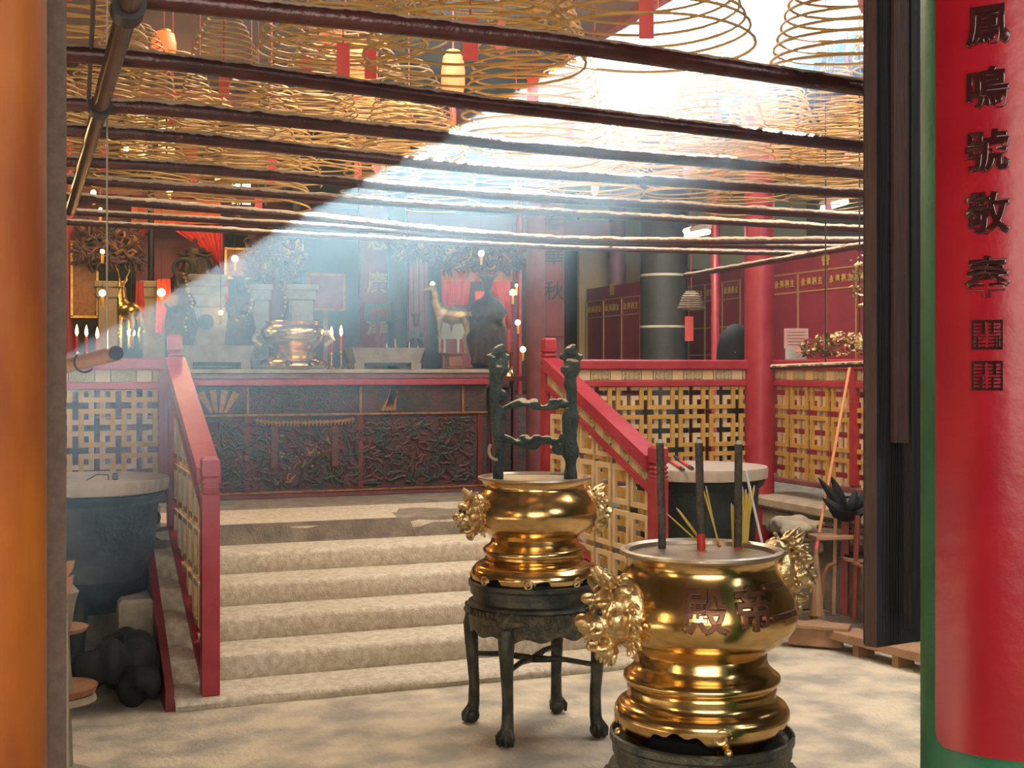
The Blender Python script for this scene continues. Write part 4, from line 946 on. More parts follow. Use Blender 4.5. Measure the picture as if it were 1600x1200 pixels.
# foil offerings
rnd = random.Random(3); Pf = atX(1305, 560, 5.60); fo = thing('foil_offerings', 'crumpled gold and red foil offerings heaped above the right balustrade', 'offerings', (Pf.x, Pf.y, 1.90), kind='stuff')
mg, mr = MB(), MB()
for q in range(330):
    a = rnd.uniform(-1, 1); hgt = .17 * (1 - a * a * .55) * rnd.random() ** .8; c_ = Vector((rnd.uniform(-.05, .05), -a * .40, hgt + .02)); vs = [c_ + Vector((rnd.uniform(-1, 1), rnd.uniform(-1, 1), rnd.uniform(-.8, .8))) * .030 for _ in range(4)]
    (mg if rnd.random() < .88 else mr).add(vs, [(0, 1, 2), (0, 2, 3), (0, 3, 1), (1, 3, 2)])
tag(obj('gold_foil', mg, 'foil', fo, smooth=False), kind='stuff'); tag(obj('red_foil', mr, 'foilred', fo, smooth=False), kind='stuff')
P = atD(1343, 440, 6.8); ho = thing('hanging_ornament', 'tangled silver and gold ornament hanging by the door leaf', 'ornament', P); mg = MB()
for q in range(50):
    c_ = Vector((rnd.gauss(0, .03), rnd.gauss(0, .03), rnd.gauss(0, .055))); mg.add([c_ + Vector((rnd.uniform(-1, 1), rnd.uniform(-1, 1), rnd.uniform(-1, 1))) * .025 for _ in range(4)], [(0, 1, 2), (0, 2, 3), (0, 3, 1), (1, 3, 2)])
tag(obj('foil', mg, 'foil', ho, smooth=False), kind='stuff'); obj('cord', MB().tube([(0, 0, -.35), (0, 0, CZ - P.z)], .004, 5), 'wire', ho); obj('bell', MB().lathe([(.03, -.36), (.028, -.32), (.012, -.28), (.004, -.27)], 12), 'foil', ho)

# ------------------------------------------------------------------ right floor clutter
A = atZ(1252, 1003, 0); B = atZ(1470, 1062, 0)
zb_ = .085; d = (B - A); L_ = d.length; rz = math.atan2(d.y, d.x)
bm_ = thing('floor_beam', 'long worn wooden beam on short feet along the floor at the right', 'beam', A, rz)
obj('plank', MB().box((L_ / 2, .07, zb_ + .02), (L_ + .04, .20, .06), ch=.006), 'palewood', bm_)
for x in (.03, .42 * L_, .70 * L_, .95 * L_): obj('foot', MB().box((x, .07, zb_ / 2 - .005), (.05, .14, zb_ - .01)), 'palewood', bm_)
C_ = A + (Vector((-.28, .22, 0)))
fb = thing('foot_trestle', 'short pale wooden trestle foot behind the front urn', 'stand', atZ(1275, 1012, 0), rz - .9)
obj('block', MB().box((0, 0, .075), (.11, .34, .12), ch=.008), 'palewood', fb)
obj('top', MB().box((.0, 0, .145), (.17, .44, .025), ch=.004), 'palewood', fb)
# wooden stand: posts, curved leg, round shelf
Pst = atZ(1330, 992, 0) + Vector((.0, .12, 0)); DS = depth(Pst)
zv = lambda v: 1.83 - (v - 575) * DS / F
def q_(u, v, dd=0): return atD(u, v, DS + dd)
ws = thing('wooden_stand', 'red and orange wooden stand with curved leg beside the black door leaf', 'stand', (Pst.x, Pst.y, 0))
loc_ = Vector((Pst.x, Pst.y, 0))
def tb(nm, pts, r, m, n=8): return obj(nm, MB().tube([p - loc_ for p in pts], r, n), m, ws)
zf = Vector((0, 0, 1))
tb('post', [Vector((q_(1303, 985).x, q_(1303, 985).y, .12)), q_(1306, 800)], .016, 'palewood', 4)
tb('post', [Vector((q_(1319, 985).x, q_(1319, 985).y, .12)), q_(1322, 800)], .036, 'redwood', 4)
tb('post', [Vector((q_(1334, 985, -.1).x, q_(1334, 985, -.1).y, .12)), q_(1340, 805, -.1)], .020, 'redwood')
tb('curved_leg', [q_(1306, 879, -.05), q_(1293, 885, -.05), q_(1286, 900, -.05), q_(1285, 930, -.05), q_(1280, 952, -.05), q_(1270, 972, -.05), Vector((q_(1267, 990, -.05).x, q_(1267, 990, -.05).y, .12))], [.016, .017, .017, .018, .018, .018, .016], 'wood')
tb('curved_leg', [q_(1334, 879, -.15), q_(1346, 885, -.15), q_(1352, 905, -.15), q_(1350, 940, -.15), q_(1354, 965, -.15), Vector((q_(1358, 990, -.15).x, q_(1358, 990, -.15).y, .12))], .016, 'wood')
obj('tray', MB().box((q_(1318, 838) - loc_), (.46, .16, .03), rz=-YAW + .15, ch=.005), 'palewood', ws)
obj('shelf', MB().lathe([(.05, -.02), (.12, -.012), (.125, .01), (0, .012)], 24, c=q_(1340, 872) - loc_), 'palewood', ws)
obj('dark_pad', MB().lathe([(.10, .012), (.10, .03), (0, .032)], 24, c=q_(1340, 872) - loc_), 'black', ws)
# black lotus-like leaves on top
lt = thing('leaf_ornament', 'black curled metal leaves on top of the wooden stand', 'ornament', q_(1322, 808))
def leaf(u0, v0, u1, v1, w_, dd):
    A = q_(u0, v0, dd) - lt.location; B = q_(u1, v1, dd) - lt.location; dv = B - A; sdv = Vector((CS, -SN, 0)); up = dv.cross(sdv); nrm = Vector((SN, CS, 0)); side = dv.cross(nrm).normalized(); m = MB(); n = 9; vs = []; fs = []
    for i in range(n + 1):
        t_ = i / n; wd = w_ * math.sin(PI * min(1, t_ * .92 + .08)) ** .7; c_ = A + dv * t_ + nrm * (-.05 * math.sin(PI * t_))
        vs += [c_ - side * wd, c_ - nrm * .02, c_ + side * wd, c_ + nrm * .012]
    for i in range(n):
        for k in range(4): l = (k + 1) % 4; fs.append((i * 4 + k, i * 4 + l, i * 4 + 4 + l, i * 4 + 4 + k))
    fs += [(0, 1, 2, 3), (n * 4 + 3, n * 4 + 2, n * 4 + 1, n * 4)]
    obj('leaf', m.add(vs, fs), 'blackcloth', lt)
for a in ((1322, 808, 1278, 746, .030, 0), (1322, 806, 1298, 744, .034, .05), (1325, 806, 1336, 765, .040, -.05), (1318, 806, 1285, 778, .034, -.04), (1330, 806, 1354, 762, .036, .0), (1330, 808, 1362, 790, .034, -.06)): leaf(*a)
obj('cup', MB().lathe([(.03, -.03), (.09, .0), (.12, .05), (.11, .05), (.03, .01)], 20), 'blackcloth', lt)
# broom
A = q_(1280, 832, -.08); B = q_(1328, 572, .25); br = thing('broom', 'thin orange handled broom leaning on the right balustrade', 'broom', A); dv = B - A
obj('handle', MB().tube([(0, 0, 0), dv], .011, 8), 'broom', br)
A2 = q_(1276, 985, -.15) - A; A2.z = .14 - A.z
obj('handle_foot', MB().tube([dv * -.02, dv * -.10], .013, 8), 'card', br)
obj('bristles', MB().tube([dv * -.10, dv * -.10 + (A2 - dv * -.1) * .4, A2], [.012, .03, .05], 10), 'palewood', br)
# stone pedestal
Pp = atZ(1277, 1000, 0) + Vector((.15, .45, 0)); Dq = depth(Pp); zq = lambda v: 1.83 - (v - 575) * Dq / F
sp_ = thing('stone_pedestal', 'square carved stone pedestal against the right platform', 'pedestal', (Pp.x, Pp.y, 0), -.1)
for nm, w_, z0, z1 in (('base', .30, 0, zq(985)), ('plinth', .27, zq(985), zq(950)), ('shaft', .20, zq(950), zq(862)), ('cap', .25, zq(862), zq(845)), ('top', .21, zq(845), zq(836))): obj(nm, MB().box((0, 0, (z0 + z1) / 2), (w_, w_, z1 - z0), ch=.012), 'stonebox', sp_)
lump('stone_beast', 'worn stone beast lying on the carved pedestal', 'statue', (Pp.x, Pp.y, zq(837)), (.30, .26, .16), M['creamstone'], 5, .02)
# hook-wires
P = atD(1296, 838, 7.0); tag(obj('electric_cable', MB().tube([atX(1207, 800, 5.33) - P, atX(1240, 818, 5.33) - P, atX(1275, 822, 5.33) - P, atX(1330, 826, 5.33) - P], .006, 6), 'wire', loc=P), 'thin black cable sagging along the right stone ledge', 'cable')

# ------------------------------------------------------------------ altar table
YT = 10.45; tl = atY(150, 578, YT); tr_ = atY(763, 578, YT); ZT = 1.815; dT = 1.15
zt_ = lambda v: atY(520, v, YT).z
ta = thing('altar_table', 'long dark carved altar table with red mouldings above the steps', 'table', (tl.x, YT, ZL)); WT = tr_.x - tl.x
def tbx(nm, z0, z1, y0, m, x0=0, x1=None, th=None, ch=.006): x1 = WT if x1 is None else x1; y1 = y0 + (th or .05); return obj(nm, MB().box(((x0 + x1) / 2, (y0 + y1) / 2, (z0 + z1) / 2 - ZL), (x1 - x0, y1 - y0, z1 - z0), ch=ch), m, ta)
tbx('table_top', zt_(583), zt_(577), -.03, 'creamstone', th=dT + .06); tbx('upper_moulding', zt_(592), zt_(583.5), -.01, 'purple', th=.1); tbx('red_moulding', zt_(602), zt_(592.5), -.035, 'dustred', th=.12)
tbx('carcass', ZL + .05, zt_(602), .05, 'altardark', th=dT - .1)
tbx('frieze_rail', zt_(649), zt_(646), .02, 'carveorange', th=.04, ch=.002); tbx('base_moulding', ZL + .0, zt_(765), .0, 'purple', th=.1); tbx('base_bead', zt_(768), zt_(765), -.012, 'carveorange', th=.04, ch=.003)
def tx(u): return atY(u, 600, YT).x - tl.x
for u in (388, 565, 725): tbx('frieze_divider', zt_(646), zt_(605), .025, 'carveorange', tx(u) - .008, tx(u) + .008, th=.03, ch=.002)
for u in (205, 388, 565, 752): tbx('stile', zt_(765), zt_(649), .035, 'darkred', tx(u) - .02, tx(u) + .02, th=.03, ch=.004)
for u, k in ((342, 0), (608, 1)):   # carved fans
    for q in range(4):
        a = (q - 1.5) * (.33 if k == 0 else .22) + (.0 if k == 0 else -.28); x = tx(u) + (q - 1.5) * .035; z = zt_(643) - ZL; hh = .185; m_ = MB(); R_ = Matrix.Rotation(a if k == 0 else -a, 3, 'Y')
        pts = [R_ @ Vector(p) for p in ((-.013, 0, 0), (.013, 0, 0), (.030, 0, hh), (-.030, 0, hh))]; m_.poly([p + Vector((x, .022, z)) for p in pts], (0, 1, 0), .02); obj('carved_fan_leaf', m_, 'carveorange', ta, smooth=False)
rnd = random.Random(2)
def relief(nm, m, n, x0, x1, z0, z1, sz):
    mb = MB()
    for q in range(n):
        x = rnd.uniform(x0, x1); z = rnd.uniform(z0, z1) - ZL; pts = [Vector((x, .045, z))]; a = rnd.random() * 6.3
        for s_ in range(3): a += rnd.uniform(-1, 1); pts.append(pts[-1] + Vector((math.cos(a), 0, math.sin(a))) * sz * rnd.uniform(.5, 1.2))
        pts = [Vector((min(max(p.x, x0), x1), p.y, min(max(p.z, z0 - ZL), z1 - ZL))) for p in pts]
        if (pts[1] - pts[0]).length > 1e-4 and (pts[2] - pts[1]).length > 1e-4 and (pts[3] - pts[2]).length > 1e-4: mb.tube(pts, [sz * .35, sz * .3, sz * .22, sz * .08], 6)
    return tag(obj(nm, mb, m, ta), kind='stuff')
relief('frieze_carving', 'carvered', 110, tx(392), tx(562), zt_(642), zt_(608), .03); relief('frieze_carving', 'carvegreen', 90, tx(392), tx(562), zt_(642), zt_(608), .03)
relief('panel_carving', 'carvered', 150, tx(300), tx(745), zt_(758), zt_(656), .042); relief('panel_carving', 'carvegreen', 230, tx(300), tx(745), zt_(758), zt_(656), .045); relief('panel_carving', 'altardark', 200, tx(300), tx(745), zt_(758), zt_(656), .05)
relief('panel_carving', 'carveorange', 30, tx(430), tx(530), zt_(755), zt_(670), .035)
rf = MB()
for q in range(27): x0 = tx(400) + (tx(555) - tx(400)) * q / 27; e = .02 * (abs(q - 13) / 13) ** 4; rf.tube([(x0, .03, zt_(660) - ZL + e), (x0 + .03, .03, zt_(660) - ZL + e)], [.012, .012], 6); rf.tube([(x0 + .015, .03, zt_(656) - ZL + e), (x0 + .015, .02, zt_(665) - ZL + e)], .008, 6)
obj('carved_roof', rf, 'carveorange', ta)
for u in (430, 525): tbx('carved_pillar', zt_(730), zt_(665), .03, 'carvered', tx(u) - .025, tx(u) + .025, th=.03)

sbx = MB().box((2.2, 12.85, (ZL + 1.56) / 2), (7.4, 2.5, 1.56 - ZL), ch=.02); tag(obj('raised_dais', sbx, 'altardark'), 'dark shrine platform running behind the altar table', 'platform')
# ---- things on the altar (top z = ZT)
ZT = zt_(577)
def onT(u, Y, v=None): p = atY(u, 575, Y); return Vector((p.x, p.y, ZT))
def hgt(v, Y, u=500): return atY(u, v, Y).z - ZT
def trough(u0, u1, v0, Y, label):
    a, b = onT(u0, Y), onT(u1, Y); W_ = (b.x - a.x); h = hgt(v0, Y); t = thing('stone_trough', label, 'trough', ((a.x + b.x) / 2, Y, ZT))
    obj('basin', MB().add([(sx * W_ / 2 * k, sy * .14 * k2, z) for z, k, k2 in ((.06 * h / .2, .9, .9), (h * .86, 1.0, 1), (h, 1.03, 1.05), (h, .95, .85), (h * .4, .9, .8)) for sx, sy in ((-1, -1), (1, -1), (1, 1), (-1, 1))], [(3, 2, 1, 0)] + [(i * 4 + k, i * 4 + (k + 1) % 4, i * 4 + 4 + (k + 1) % 4, i * 4 + 4 + k) for i in range(4) for k in range(4)] + [(16, 17, 18, 19)]), 'stonebox', t, smooth=False)
    for s in (-1, 1): obj('foot', MB().box((s * W_ * .40, 0, .03 * h / .2), (W_ * .14, .24, .06 * h / .2)), 'stonebox', t)
    obj('skirt_carving', MB().box((0, -.06, .045 * h / .2), (W_ * .6, .05, .03 * h / .2)), 'carvegreen', t)
trough(278, 392, 541, 10.62, 'long pale stone trough at left on the altar table'); trough(545, 655, 543, 10.62, 'long pale stone trough right of the brass altar urn')
# brass altar urn
P = onT(458, 10.68); S_ = ppm(P); ua = thing('altar_urn', 'squat brass urn with handles at the centre of the altar table', 'urn', P)
hz = lambda v: (575 - v) / S_ + (H - ZT) * 1.0
pr = [(r / S_, 1.83 - (v - 575) / S_ - ZT) for r, v in ((50, 576), (54, 571), (52, 565), (42, 560), (36, 556), (37, 550), (28, 547), (34, 543), (46, 533), (51, 524), (50, 515), (43, 508), (41, 506), (45, 503), (44, 502), (36, 503), (34, 515))]
obj('bowl', MB().lathe(pr, 48, cap=False), 'brass', ua, ang=50)
for s in (-1, 1):
    obj('handle', MB().tube([(s * 40 / S_ * CS, -s * 40 / S_ * SN, .30), (s * 56 / S_ * CS, -s * 56 / S_ * SN, .31), (s * 62 / S_ * CS, -s * 62 / S_ * SN, .25), (s * 50 / S_ * CS, -s * 50 / S_ * SN, .20)], [.02, .024, .022, .016], 8), 'brassrelief', ua)
    obj('scroll', MB().tube([(s * 18 / S_ + .03 * math.cos(q * .5) * (1 - q / 16), -53 / S_ , .045 + .03 * math.sin(q * .5) * (1 - q / 16)) for q in range(12)], .006, 6), 'black', ua)
# candlesticks, candles
def candle(u, v, Y, label, lit=True, hpx=26, grp=None, base=True):
    p = onT(u, Y) if base else atY(u, v + hpx, Y); zt__ = atY(u, v + 8, Y).z; t = thing('candle', label, 'candle', p, 0, grp); h = zt__ - p.z
    obj('wax', MB().lathe([(.011, max(.0, h - .13)), (.011, h), (.004, h + .004)], 10), 'stickred', t)
    obj('holder', MB().lathe([(.04, 0), (.035, .01), (.008, .03), (.008, max(.04, h - .15)), (.022, max(.05, h - .14)), (.022, max(.06, h - .13)), (.010, max(.06, h - .12))], 12), 'brass', t)
    obj('flame', MB().lathe([(.001, h), (.013, h + .025), (.011, h + .05), (.001, h + .09)], 10), 'flame', t)
for i, (u, v, Y) in enumerate(((120, 517, 10.5), (135, 518, 10.5), (152, 521, 10.5))): candle(u, v, Y, ['burning red candle at far left of the altar', 'burning red candle, middle of the three at left', 'burning red candle, rightmost of the three at left'][i])
candle(518, 519, 10.6, 'burning red candle just right of the altar urn'); candle(533, 517, 10.6, 'burning red candle second right of the altar urn'); 
# tower shrine with dark round window
P = onT(322, 10.95); S_ = ppm(P); ts = thing('altar_shrine', 'grey stepped stone shrine with a dark round hole on the altar', 'shrine', P)
for nm, hw, va, vb in (('base', 36, 577, 566), ('body', 30, 566, 480), ('shoulder', 26, 480, 462), ('tier', 30, 462, 448), ('tier', 26, 448, 440), ('crown', 30, 440, 430)): obj(nm, MB().box((0, 0, 1.83 - ((va + vb) / 2 - 575) / S_ - ZT), (2 * hw / S_, .26, (va - vb) / S_), ch=.012), 'stonebox', ts)
obj('round_window', MB().lathe([(12 / S_, 0), (12 / S_, .03), (0, .032)], 28), 'iron', ts, loc=(-.02, -.125, 1.83 - (504 - 575) / S_ - ZT), rot=(PI / 2, 0, 0))
# plinths / stools behind
def plinth(u, w_, v0, Y, label, m='stonebox', flare=True, vb=577):
    P = onT(u, Y); S_ = ppm(P); z0 = 1.83 - (vb - 575) / S_ - ZT if vb != 577 else 0; h = 1.83 - (v0 - 575) / S_ - ZT; r = w_ / 2 / S_; t = thing('altar_plinth', label, 'plinth', P)
    obj('base', MB().box((0, 0, (h * .12) / 2), (2 * r * 1.0, .2, h * .12), ch=.008), m, t); obj('column', MB().box((0, 0, h * .46), (2 * r * .72, .15, h * .70), ch=.008), m, t); obj('lip', MB().box((0, 0, h * .87), (2 * r * .9, .18, h * .12), ch=.01), m, t); obj('cap', MB().box((0, 0, h * .965), (2 * r * 1.05, .21, h * .07), ch=.008), m, t)
plinth(470, 46, 445, 11.2, 'flared grey stone plinth behind the brass altar urn'); plinth(407, 30, 445, 11.2, 'narrow grey stone plinth left of the brass altar urn'); plinth(240, 44, 440, 11.2, 'grey stone plinth between the gold stag and the shrine'); plinth(168, 38, 440, 11.25, 'grey stone plinth at the far left of the altar'); plinth(708, 30, 551, 10.7, 'low wooden plinth under the gold deer on the right', 'wood')
# statues
def statue(u, v0, v1, Y, wpx, label, m, seed, name='statue', zb=None, arms=True):
    b = atY(u, v1, Y); tp = atY(u, v0, Y); h = tp.z - b.z; W_ = wpx / ppm(b); rn = random.Random(seed); m_ = MB()
    m_.tube([(0, 0, 0), (0, 0, h * .1), (0, 0, h * .45), (0, 0, h * .7), (0, 0, h * .78)], [W_ * .42, W_ * .40, W_ * .30, W_ * .28, W_ * .1], 12)
    m_.ball((0, -.01, h * .87), (h * .062, h * .065, h * .08)); m_.ball((0, 0, h * .95), (h * .075, h * .06, h * .05))
    for s in (-1, 1):
        m_.tube([(s * W_ * .2, 0, h * .70), (s * W_ * .42, -.02, h * .58), (s * W_ * (.2 if s < 0 else .34), -.09, h * .50), (s * W_ * .10, -.11, h * .56)], [h * .06, h * .055, h * .045, h * .03], 8)
        m_.tube([(s * W_ * .15, 0, h * .97), (s * W_ * .3, 0, h * 1.0)], [h * .03, h * .01], 6)
        m_.tube([(s * W_ * .34, -.02, h * .5), (s * W_ * .46, 0, h * .3), (s * W_ * .4, 0, h * .1)], [h * .05, h * .045, h * .02], 8)
    for q in range(5): m_.tube([((q - 2) * W_ * .15, -W_ * .30, h * .42), ((q - 2) * W_ * .19, -W_ * .40, h * .03)], [h * .02, h * .028], 6)
    me = remeshed(name, m_, max(.010, h * .022), 1); o = link(name, me, m, None, b, (0, 0, -YAW)); return tag(o, label, 'statue')
statue(283, 425, 545, 10.85, 48, 'dark robed statue left of the grey shrine', 'darkstat', 1); statue(374, 430, 548, 10.85, 46, 'dark robed statue right of the grey shrine', 'darkstat', 2)
statue(305, 372, 432, 11.6, 60, 'large dark seated deity beneath the red drapes', 'darkstat', 3)
statue(762, 428, 575, 11.3, 60, 'tall dark statue in front of the red drape at right', 'darkstat', 4); statue(650, 490, 577, 10.62, 26, 'small dark figurine left of the gold deer', 'darkstat', 5)
P = atY(305, 432, 11.6); tag(obj('deity_pedestal', MB().box((0, 0, (1.56 - P.z) / 2), (.40, .3, P.z - 1.56), ch=.01), 'altardark', loc=P), 'dark pedestal hidden behind the grey shrine under the seated deity', 'pedestal')
# halo ring left of seated deity
P = atY(287, 420, 11.4); pts = [Vector((.0, 0, 0)) + Vector((math.cos(q * PI / 12) * .085 * CS, -math.cos(q * PI / 12) * .085 * SN, math.sin(q * PI / 12) * .085)) for q in range(24)]; tag(obj('halo_ring', MB().tube(pts, .02, 8, closed=True), 'iron', loc=P), 'dark ring ornament left of the seated deity', 'ornament')
# gilded garlands
def garland(pts, Y, label, m='goldstat', r=.011):
    p0 = atY(*pts[0], Y); mb = MB(); P = [atY(u, v, Y) - p0 for u, v in pts]
    for a_, b_ in zip(P, P[1:]):
        k = max(2, int((b_ - a_).length / .03))
        for q in range(k): mb.ball(a_ + (b_ - a_) * q / k, r * (1.25 if q % 2 else .9), 8, 6)
    tag(obj('bead_garland', mb, m, loc=p0), label, 'garland')
garland([(287, 428), (292, 445), (296, 462), (301, 474), (295, 490), (288, 505), (292, 522), (300, 530)], 10.74, 'golden garland down the left side of the grey shrine')
garland([(385, 448), (393, 462), (394, 476), (386, 492), (374, 496), (365, 505)], 10.70, 'golden garland on the right dark statue')
garland([(437, 446), (444, 458), (446, 472), (444, 486), (438, 500)], 10.72, 'golden garland rising from the altar urn')
garland([(187, 508), (185, 520), (187, 532)], 10.6, 'short gold chain left of the bright bulb'); garland([(219, 498), (224, 512), (226, 524)], 10.6, 'short gold chain right of the bright bulb')
# animals
def deer(u, v0, v1, Y, label, flip=1, antler=True, rot=0, sc=1):
    b = atY(u, v1, Y); h = (atY(u, v0, Y).z - b.z) * (.80 if antler else 1); m_ = MB(); X = lambda x, y, z: (x * flip * h, y * h, z * h)
    m_.ball(X(.04, 0, .52), (.22 * h, .11 * h, .125 * h), 14, 10); m_.ball(X(-.13, 0, .55), (.12 * h, .10 * h, .13 * h), 12, 8)
    m_.tube([X(-.17, 0, .56), X(-.22, 0, .72), X(-.235, 0, .86)], [.085 * h, .06 * h, .05 * h], 10)
    m_.ball(X(-.27, 0, .91), (.075 * h, .045 * h, .05 * h)); m_.tube([X(-.29, 0, .91), X(-.38, 0, .87)], [.042 * h, .024 * h], 8)
    for s in (-1, 1):
        m_.tube([X(-.16, s * .06, .48), X(-.165, s * .06, .25), X(-.16, s * .06, .0)], [.045 * h, .026 * h, .022 * h], 8)
        m_.tube([X(.18, s * .06, .50), X(.23, s * .06, .30), X(.18, s * .06, .22), X(.20, s * .06, .0)], [.065 * h, .034 * h, .026 * h, .022 * h], 8)
        m_.tube([X(-.23, s * .03, .94), X(-.20, s * .075, .99)], [.022 * h, .006 * h], 6)
        if antler:
            m_.tube([X(-.24, s * .02, .94), X(-.20, s * .08, 1.08), X(-.26, s * .12, 1.24)], [.016 * h, .014 * h, .006 * h], 6); m_.tube([X(-.20, s * .08, 1.08), X(-.12, s * .10, 1.16)], [.012 * h, .005 * h], 6)
    m_.tube([X(.25, 0, .58), X(.30, 0, .50)], [.03 * h, .012 * h], 6)
    me = remeshed('gilded_deer', m_, max(.008, h * .014), 1); o = link('gilded_deer', me, 'goldstat', None, b, (0, 0, rot)); return tag(o, label, 'statue')
deer(705, 440, 551, 10.7, 'gilded deer statue facing left on the right of the altar', 1, False, -.35)
deer(203, 405, 545, 10.62, 'gilded antlered stag statue at the left of the altar', 1, True, -1.2)
# silver antler branches
P = atY(632, 560, 10.6); mb = MB()
for a_, hh in ((-.9, .22), (-.35, .26), (.2, .24), (.7, .2)):
    mb.tube([(0, 0, 0), (math.sin(a_) * hh * .8, 0, hh * .35), (math.sin(a_) * hh * .9, 0, hh)], [.014, .012, .005], 6)
tag(obj('silver_branch', mb, 'brasslip', loc=(P.x, P.y, ZT), rot=(0, 0, -YAW)), 'pale silver branch ornament beside the right trough', 'ornament')
for i, s in enumerate((665, 680)):
    pass
# pale fans behind deer
P = atY(697, 540, 10.95)
for i, u in enumerate((695, 716)):
    P = onT(u, 10.98); mb = MB(); hh = hgt(505, 10.98); mb.poly([(-.075, 0, hgt(528, 10.98)), (.075, 0, hgt(528, 10.98)), (.03, 0, hh + .06), (-.03, 0, hh + .06)], (0, 1, 0), .01); mb.box((0, .005, hgt(528, 10.98) / 2), (.02, .01, hgt(528, 10.98)))
    tag(obj('paper_fan', mb, 'paleceil', loc=P, smooth=False), ['pale yellow paper fan behind the gold deer, left one', 'pale yellow paper fan behind the gold deer, right one'][i], 'fan')
# framed picture, hanging banners
def panel(name, label, cat, u0, v0, u1, v1, Y, m, frame=None, rz=0, th=.02):
    a = atY(u0, v1, Y); b = atY(u1, v0, Y); t = thing(name, label, cat, ((a.x + b.x) / 2, Y, (a.z + b.z) / 2), rz); w_, h_ = b.x - a.x, b.z - a.z
    obj('panel', MB().box((0, 0, 0), (w_, th, h_)), m, t, smooth=False)
    if frame:
        f_ = MB(); g = .02
        f_.box((0, -.01, h_ / 2), (w_ + g, th + .02, g)); f_.box((0, -.01, -h_ / 2), (w_ + g, th + .02, g)); f_.box((w_ / 2, -.01, 0), (g, th + .02, h_)); f_.box((-w_ / 2, -.01, 0), (g, th + .02, h_)); obj('frame', f_, frame, t, smooth=False)
    return t, w_, h_
t, w_, h_ = panel('framed_plaque', 'pinkish framed plaque behind the altar candles', 'plaque', 482, 430, 537, 483, 11.6, 'purple', 'carveorange')
obj('stand_leg', MB().box((0, .03, -h_ / 2 - .3), (.03, .03, .6)), 'wood', t)
t, w_, h_ = panel('couplet_board', 'tall red couplet board with gold characters behind the altar', 'sign', 562, 270, 614, 545, 12.2, 'darkred', 'carvered')
for i, ch in enumerate('神恩廣澤'): link('character', text_mesh(ch, .22, .006, .004, 0), 'carveorange', t, (0, -.015, h_ / 2 - .25 - i * .42), (PI / 2, 0, 0))
t2, w2, h2 = panel('offering_sign', 'small green and red signboard at foot of the couplet board', 'sign', 570, 474, 612, 502, 12.0, 'carvegreen', None)
obj('inset', MB().box((0, -.012, 0), (w2 * .75, .01, h2 * .6)), 'carvered', t2, smooth=False); obj('post', MB().box((0, .02, -h2 / 2 - .45), (.04, .03, .9)), 'darkred', t2)
t, w_, h_ = panel('hanging_banner', 'long dull red hanging banner left of the right shrine', 'banner', 640, 385, 668, 545, 12.0, 'purple', None)
for i in range(3): obj('stripe', MB().box(((i - 1) * w_ * .3, -.012, 0), (.012, .006, h_)), 'carvered', t, smooth=False)
# shrine openings: dark frames with silk
def drape(pts0, pts1, Y, label, m='silk', n=40, amp=.03, name='silk_drape', cat='drape', m_rows=10):
    """surface between polyline top (pts0) and bottom (pts1) with folds"""
    def samp(pts, t):
        k = t * (len(pts) - 1); i = min(int(k), len(pts) - 2); f_ = k - i; return (pts[i][0] + (pts[i + 1][0] - pts[i][0]) * f_, pts[i][1] + (pts[i + 1][1] - pts[i][1]) * f_)
    p0 = atY(*pts0[0], Y); vs = []; fs = []
    for j in range(m_rows + 1):
        for i in range(n + 1):
            a, b = samp(pts0, i / n), samp(pts1, i / n); s_ = j / m_rows; u, v = a[0] + (b[0] - a[0]) * s_, a[1] + (b[1] - a[1]) * s_
            q = atY(u, v, Y) - p0; q.y += amp * math.sin(i / n * 30) * (.4 + .6 * s_); vs.append(q)
    k = len(vs); vs += [v_ + Vector((0, .006, 0)) for v_ in vs]
    for j in range(m_rows):
        for i in range(n): a_ = j * (n + 1) + i; fs += [(a_, a_ + 1, a_ + n + 2, a_ + n + 1), (k + a_ + 1, k + a_, k + a_ + n + 1, k + a_ + n + 2)]
    return tag(obj(name, MB().add(vs, fs), m, loc=p0, ang=80), label, cat)
YB = 12.6
for i, (u0, u1, v, Y, l) in enumerate(((100, 640, 296, 12.38, 'dark red lintel carrying the drapes of the left shrine'), (640, 830, 412, 12.28, 'dark red lintel carrying the drapes of the right shrine'))):
    a = atY(u0, v, Y); b = atY(u1, v, Y); t = thing('shrine_lintel', l, 'lintel', ((a.x + b.x) / 2, Y, a.z)); obj('beam', MB().box((0, 0, 0), (b.x - a.x, .07, .07), ch=.008), 'darkred', t)
    for s_ in (-1, 1): obj('bracket', MB().box((s_ * (b.x - a.x) / 2, .0, (1.56 - a.z) / 2), (.05, .06, a.z - 1.56)), 'darkred', t)
for i, (u0, v0, u1, v1, Y, l) in enumerate(((213, 440, 224, 500, 10.75, 'red ribbon hanging beside the gilded stag'), (246, 436, 266, 520, 11.0, 'red cloth behind the bright bulb right of the stag'), (290, 470, 299, 540, 10.9, 'red sash on the dark statue left of the grey shrine'), (348, 440, 356, 492, 10.9, 'red sash at the right edge of the grey shrine'))):
    drape([(u0, v0), (u1, v0)], [(u0 - 3, v1), (u1 + 3, v1)], Y, l, 'silk', n=8, amp=.01, name='red_ribbon', cat='ribbon', m_rows=4)
panel('shrine_backdrop', 'dark maroon shrine backdrop behind the seated deity', 'backdrop', 212, 330, 350, 470, 12.9, 'redpanel')
drape([(205, 300), (345, 300)], [(205, 350), (345, 350)], 12.4, 'orange embroidered valance across the left shrine', 'silkor')
drape([(208, 352), (262, 352)], [(212, 392), (222, 368)], 12.35, 'red silk drape gathered at the left of the shrine')
drape([(262, 352), (347, 352)], [(333, 402), (347, 425)], 12.35, 'red silk drape swept to the right of the shrine')
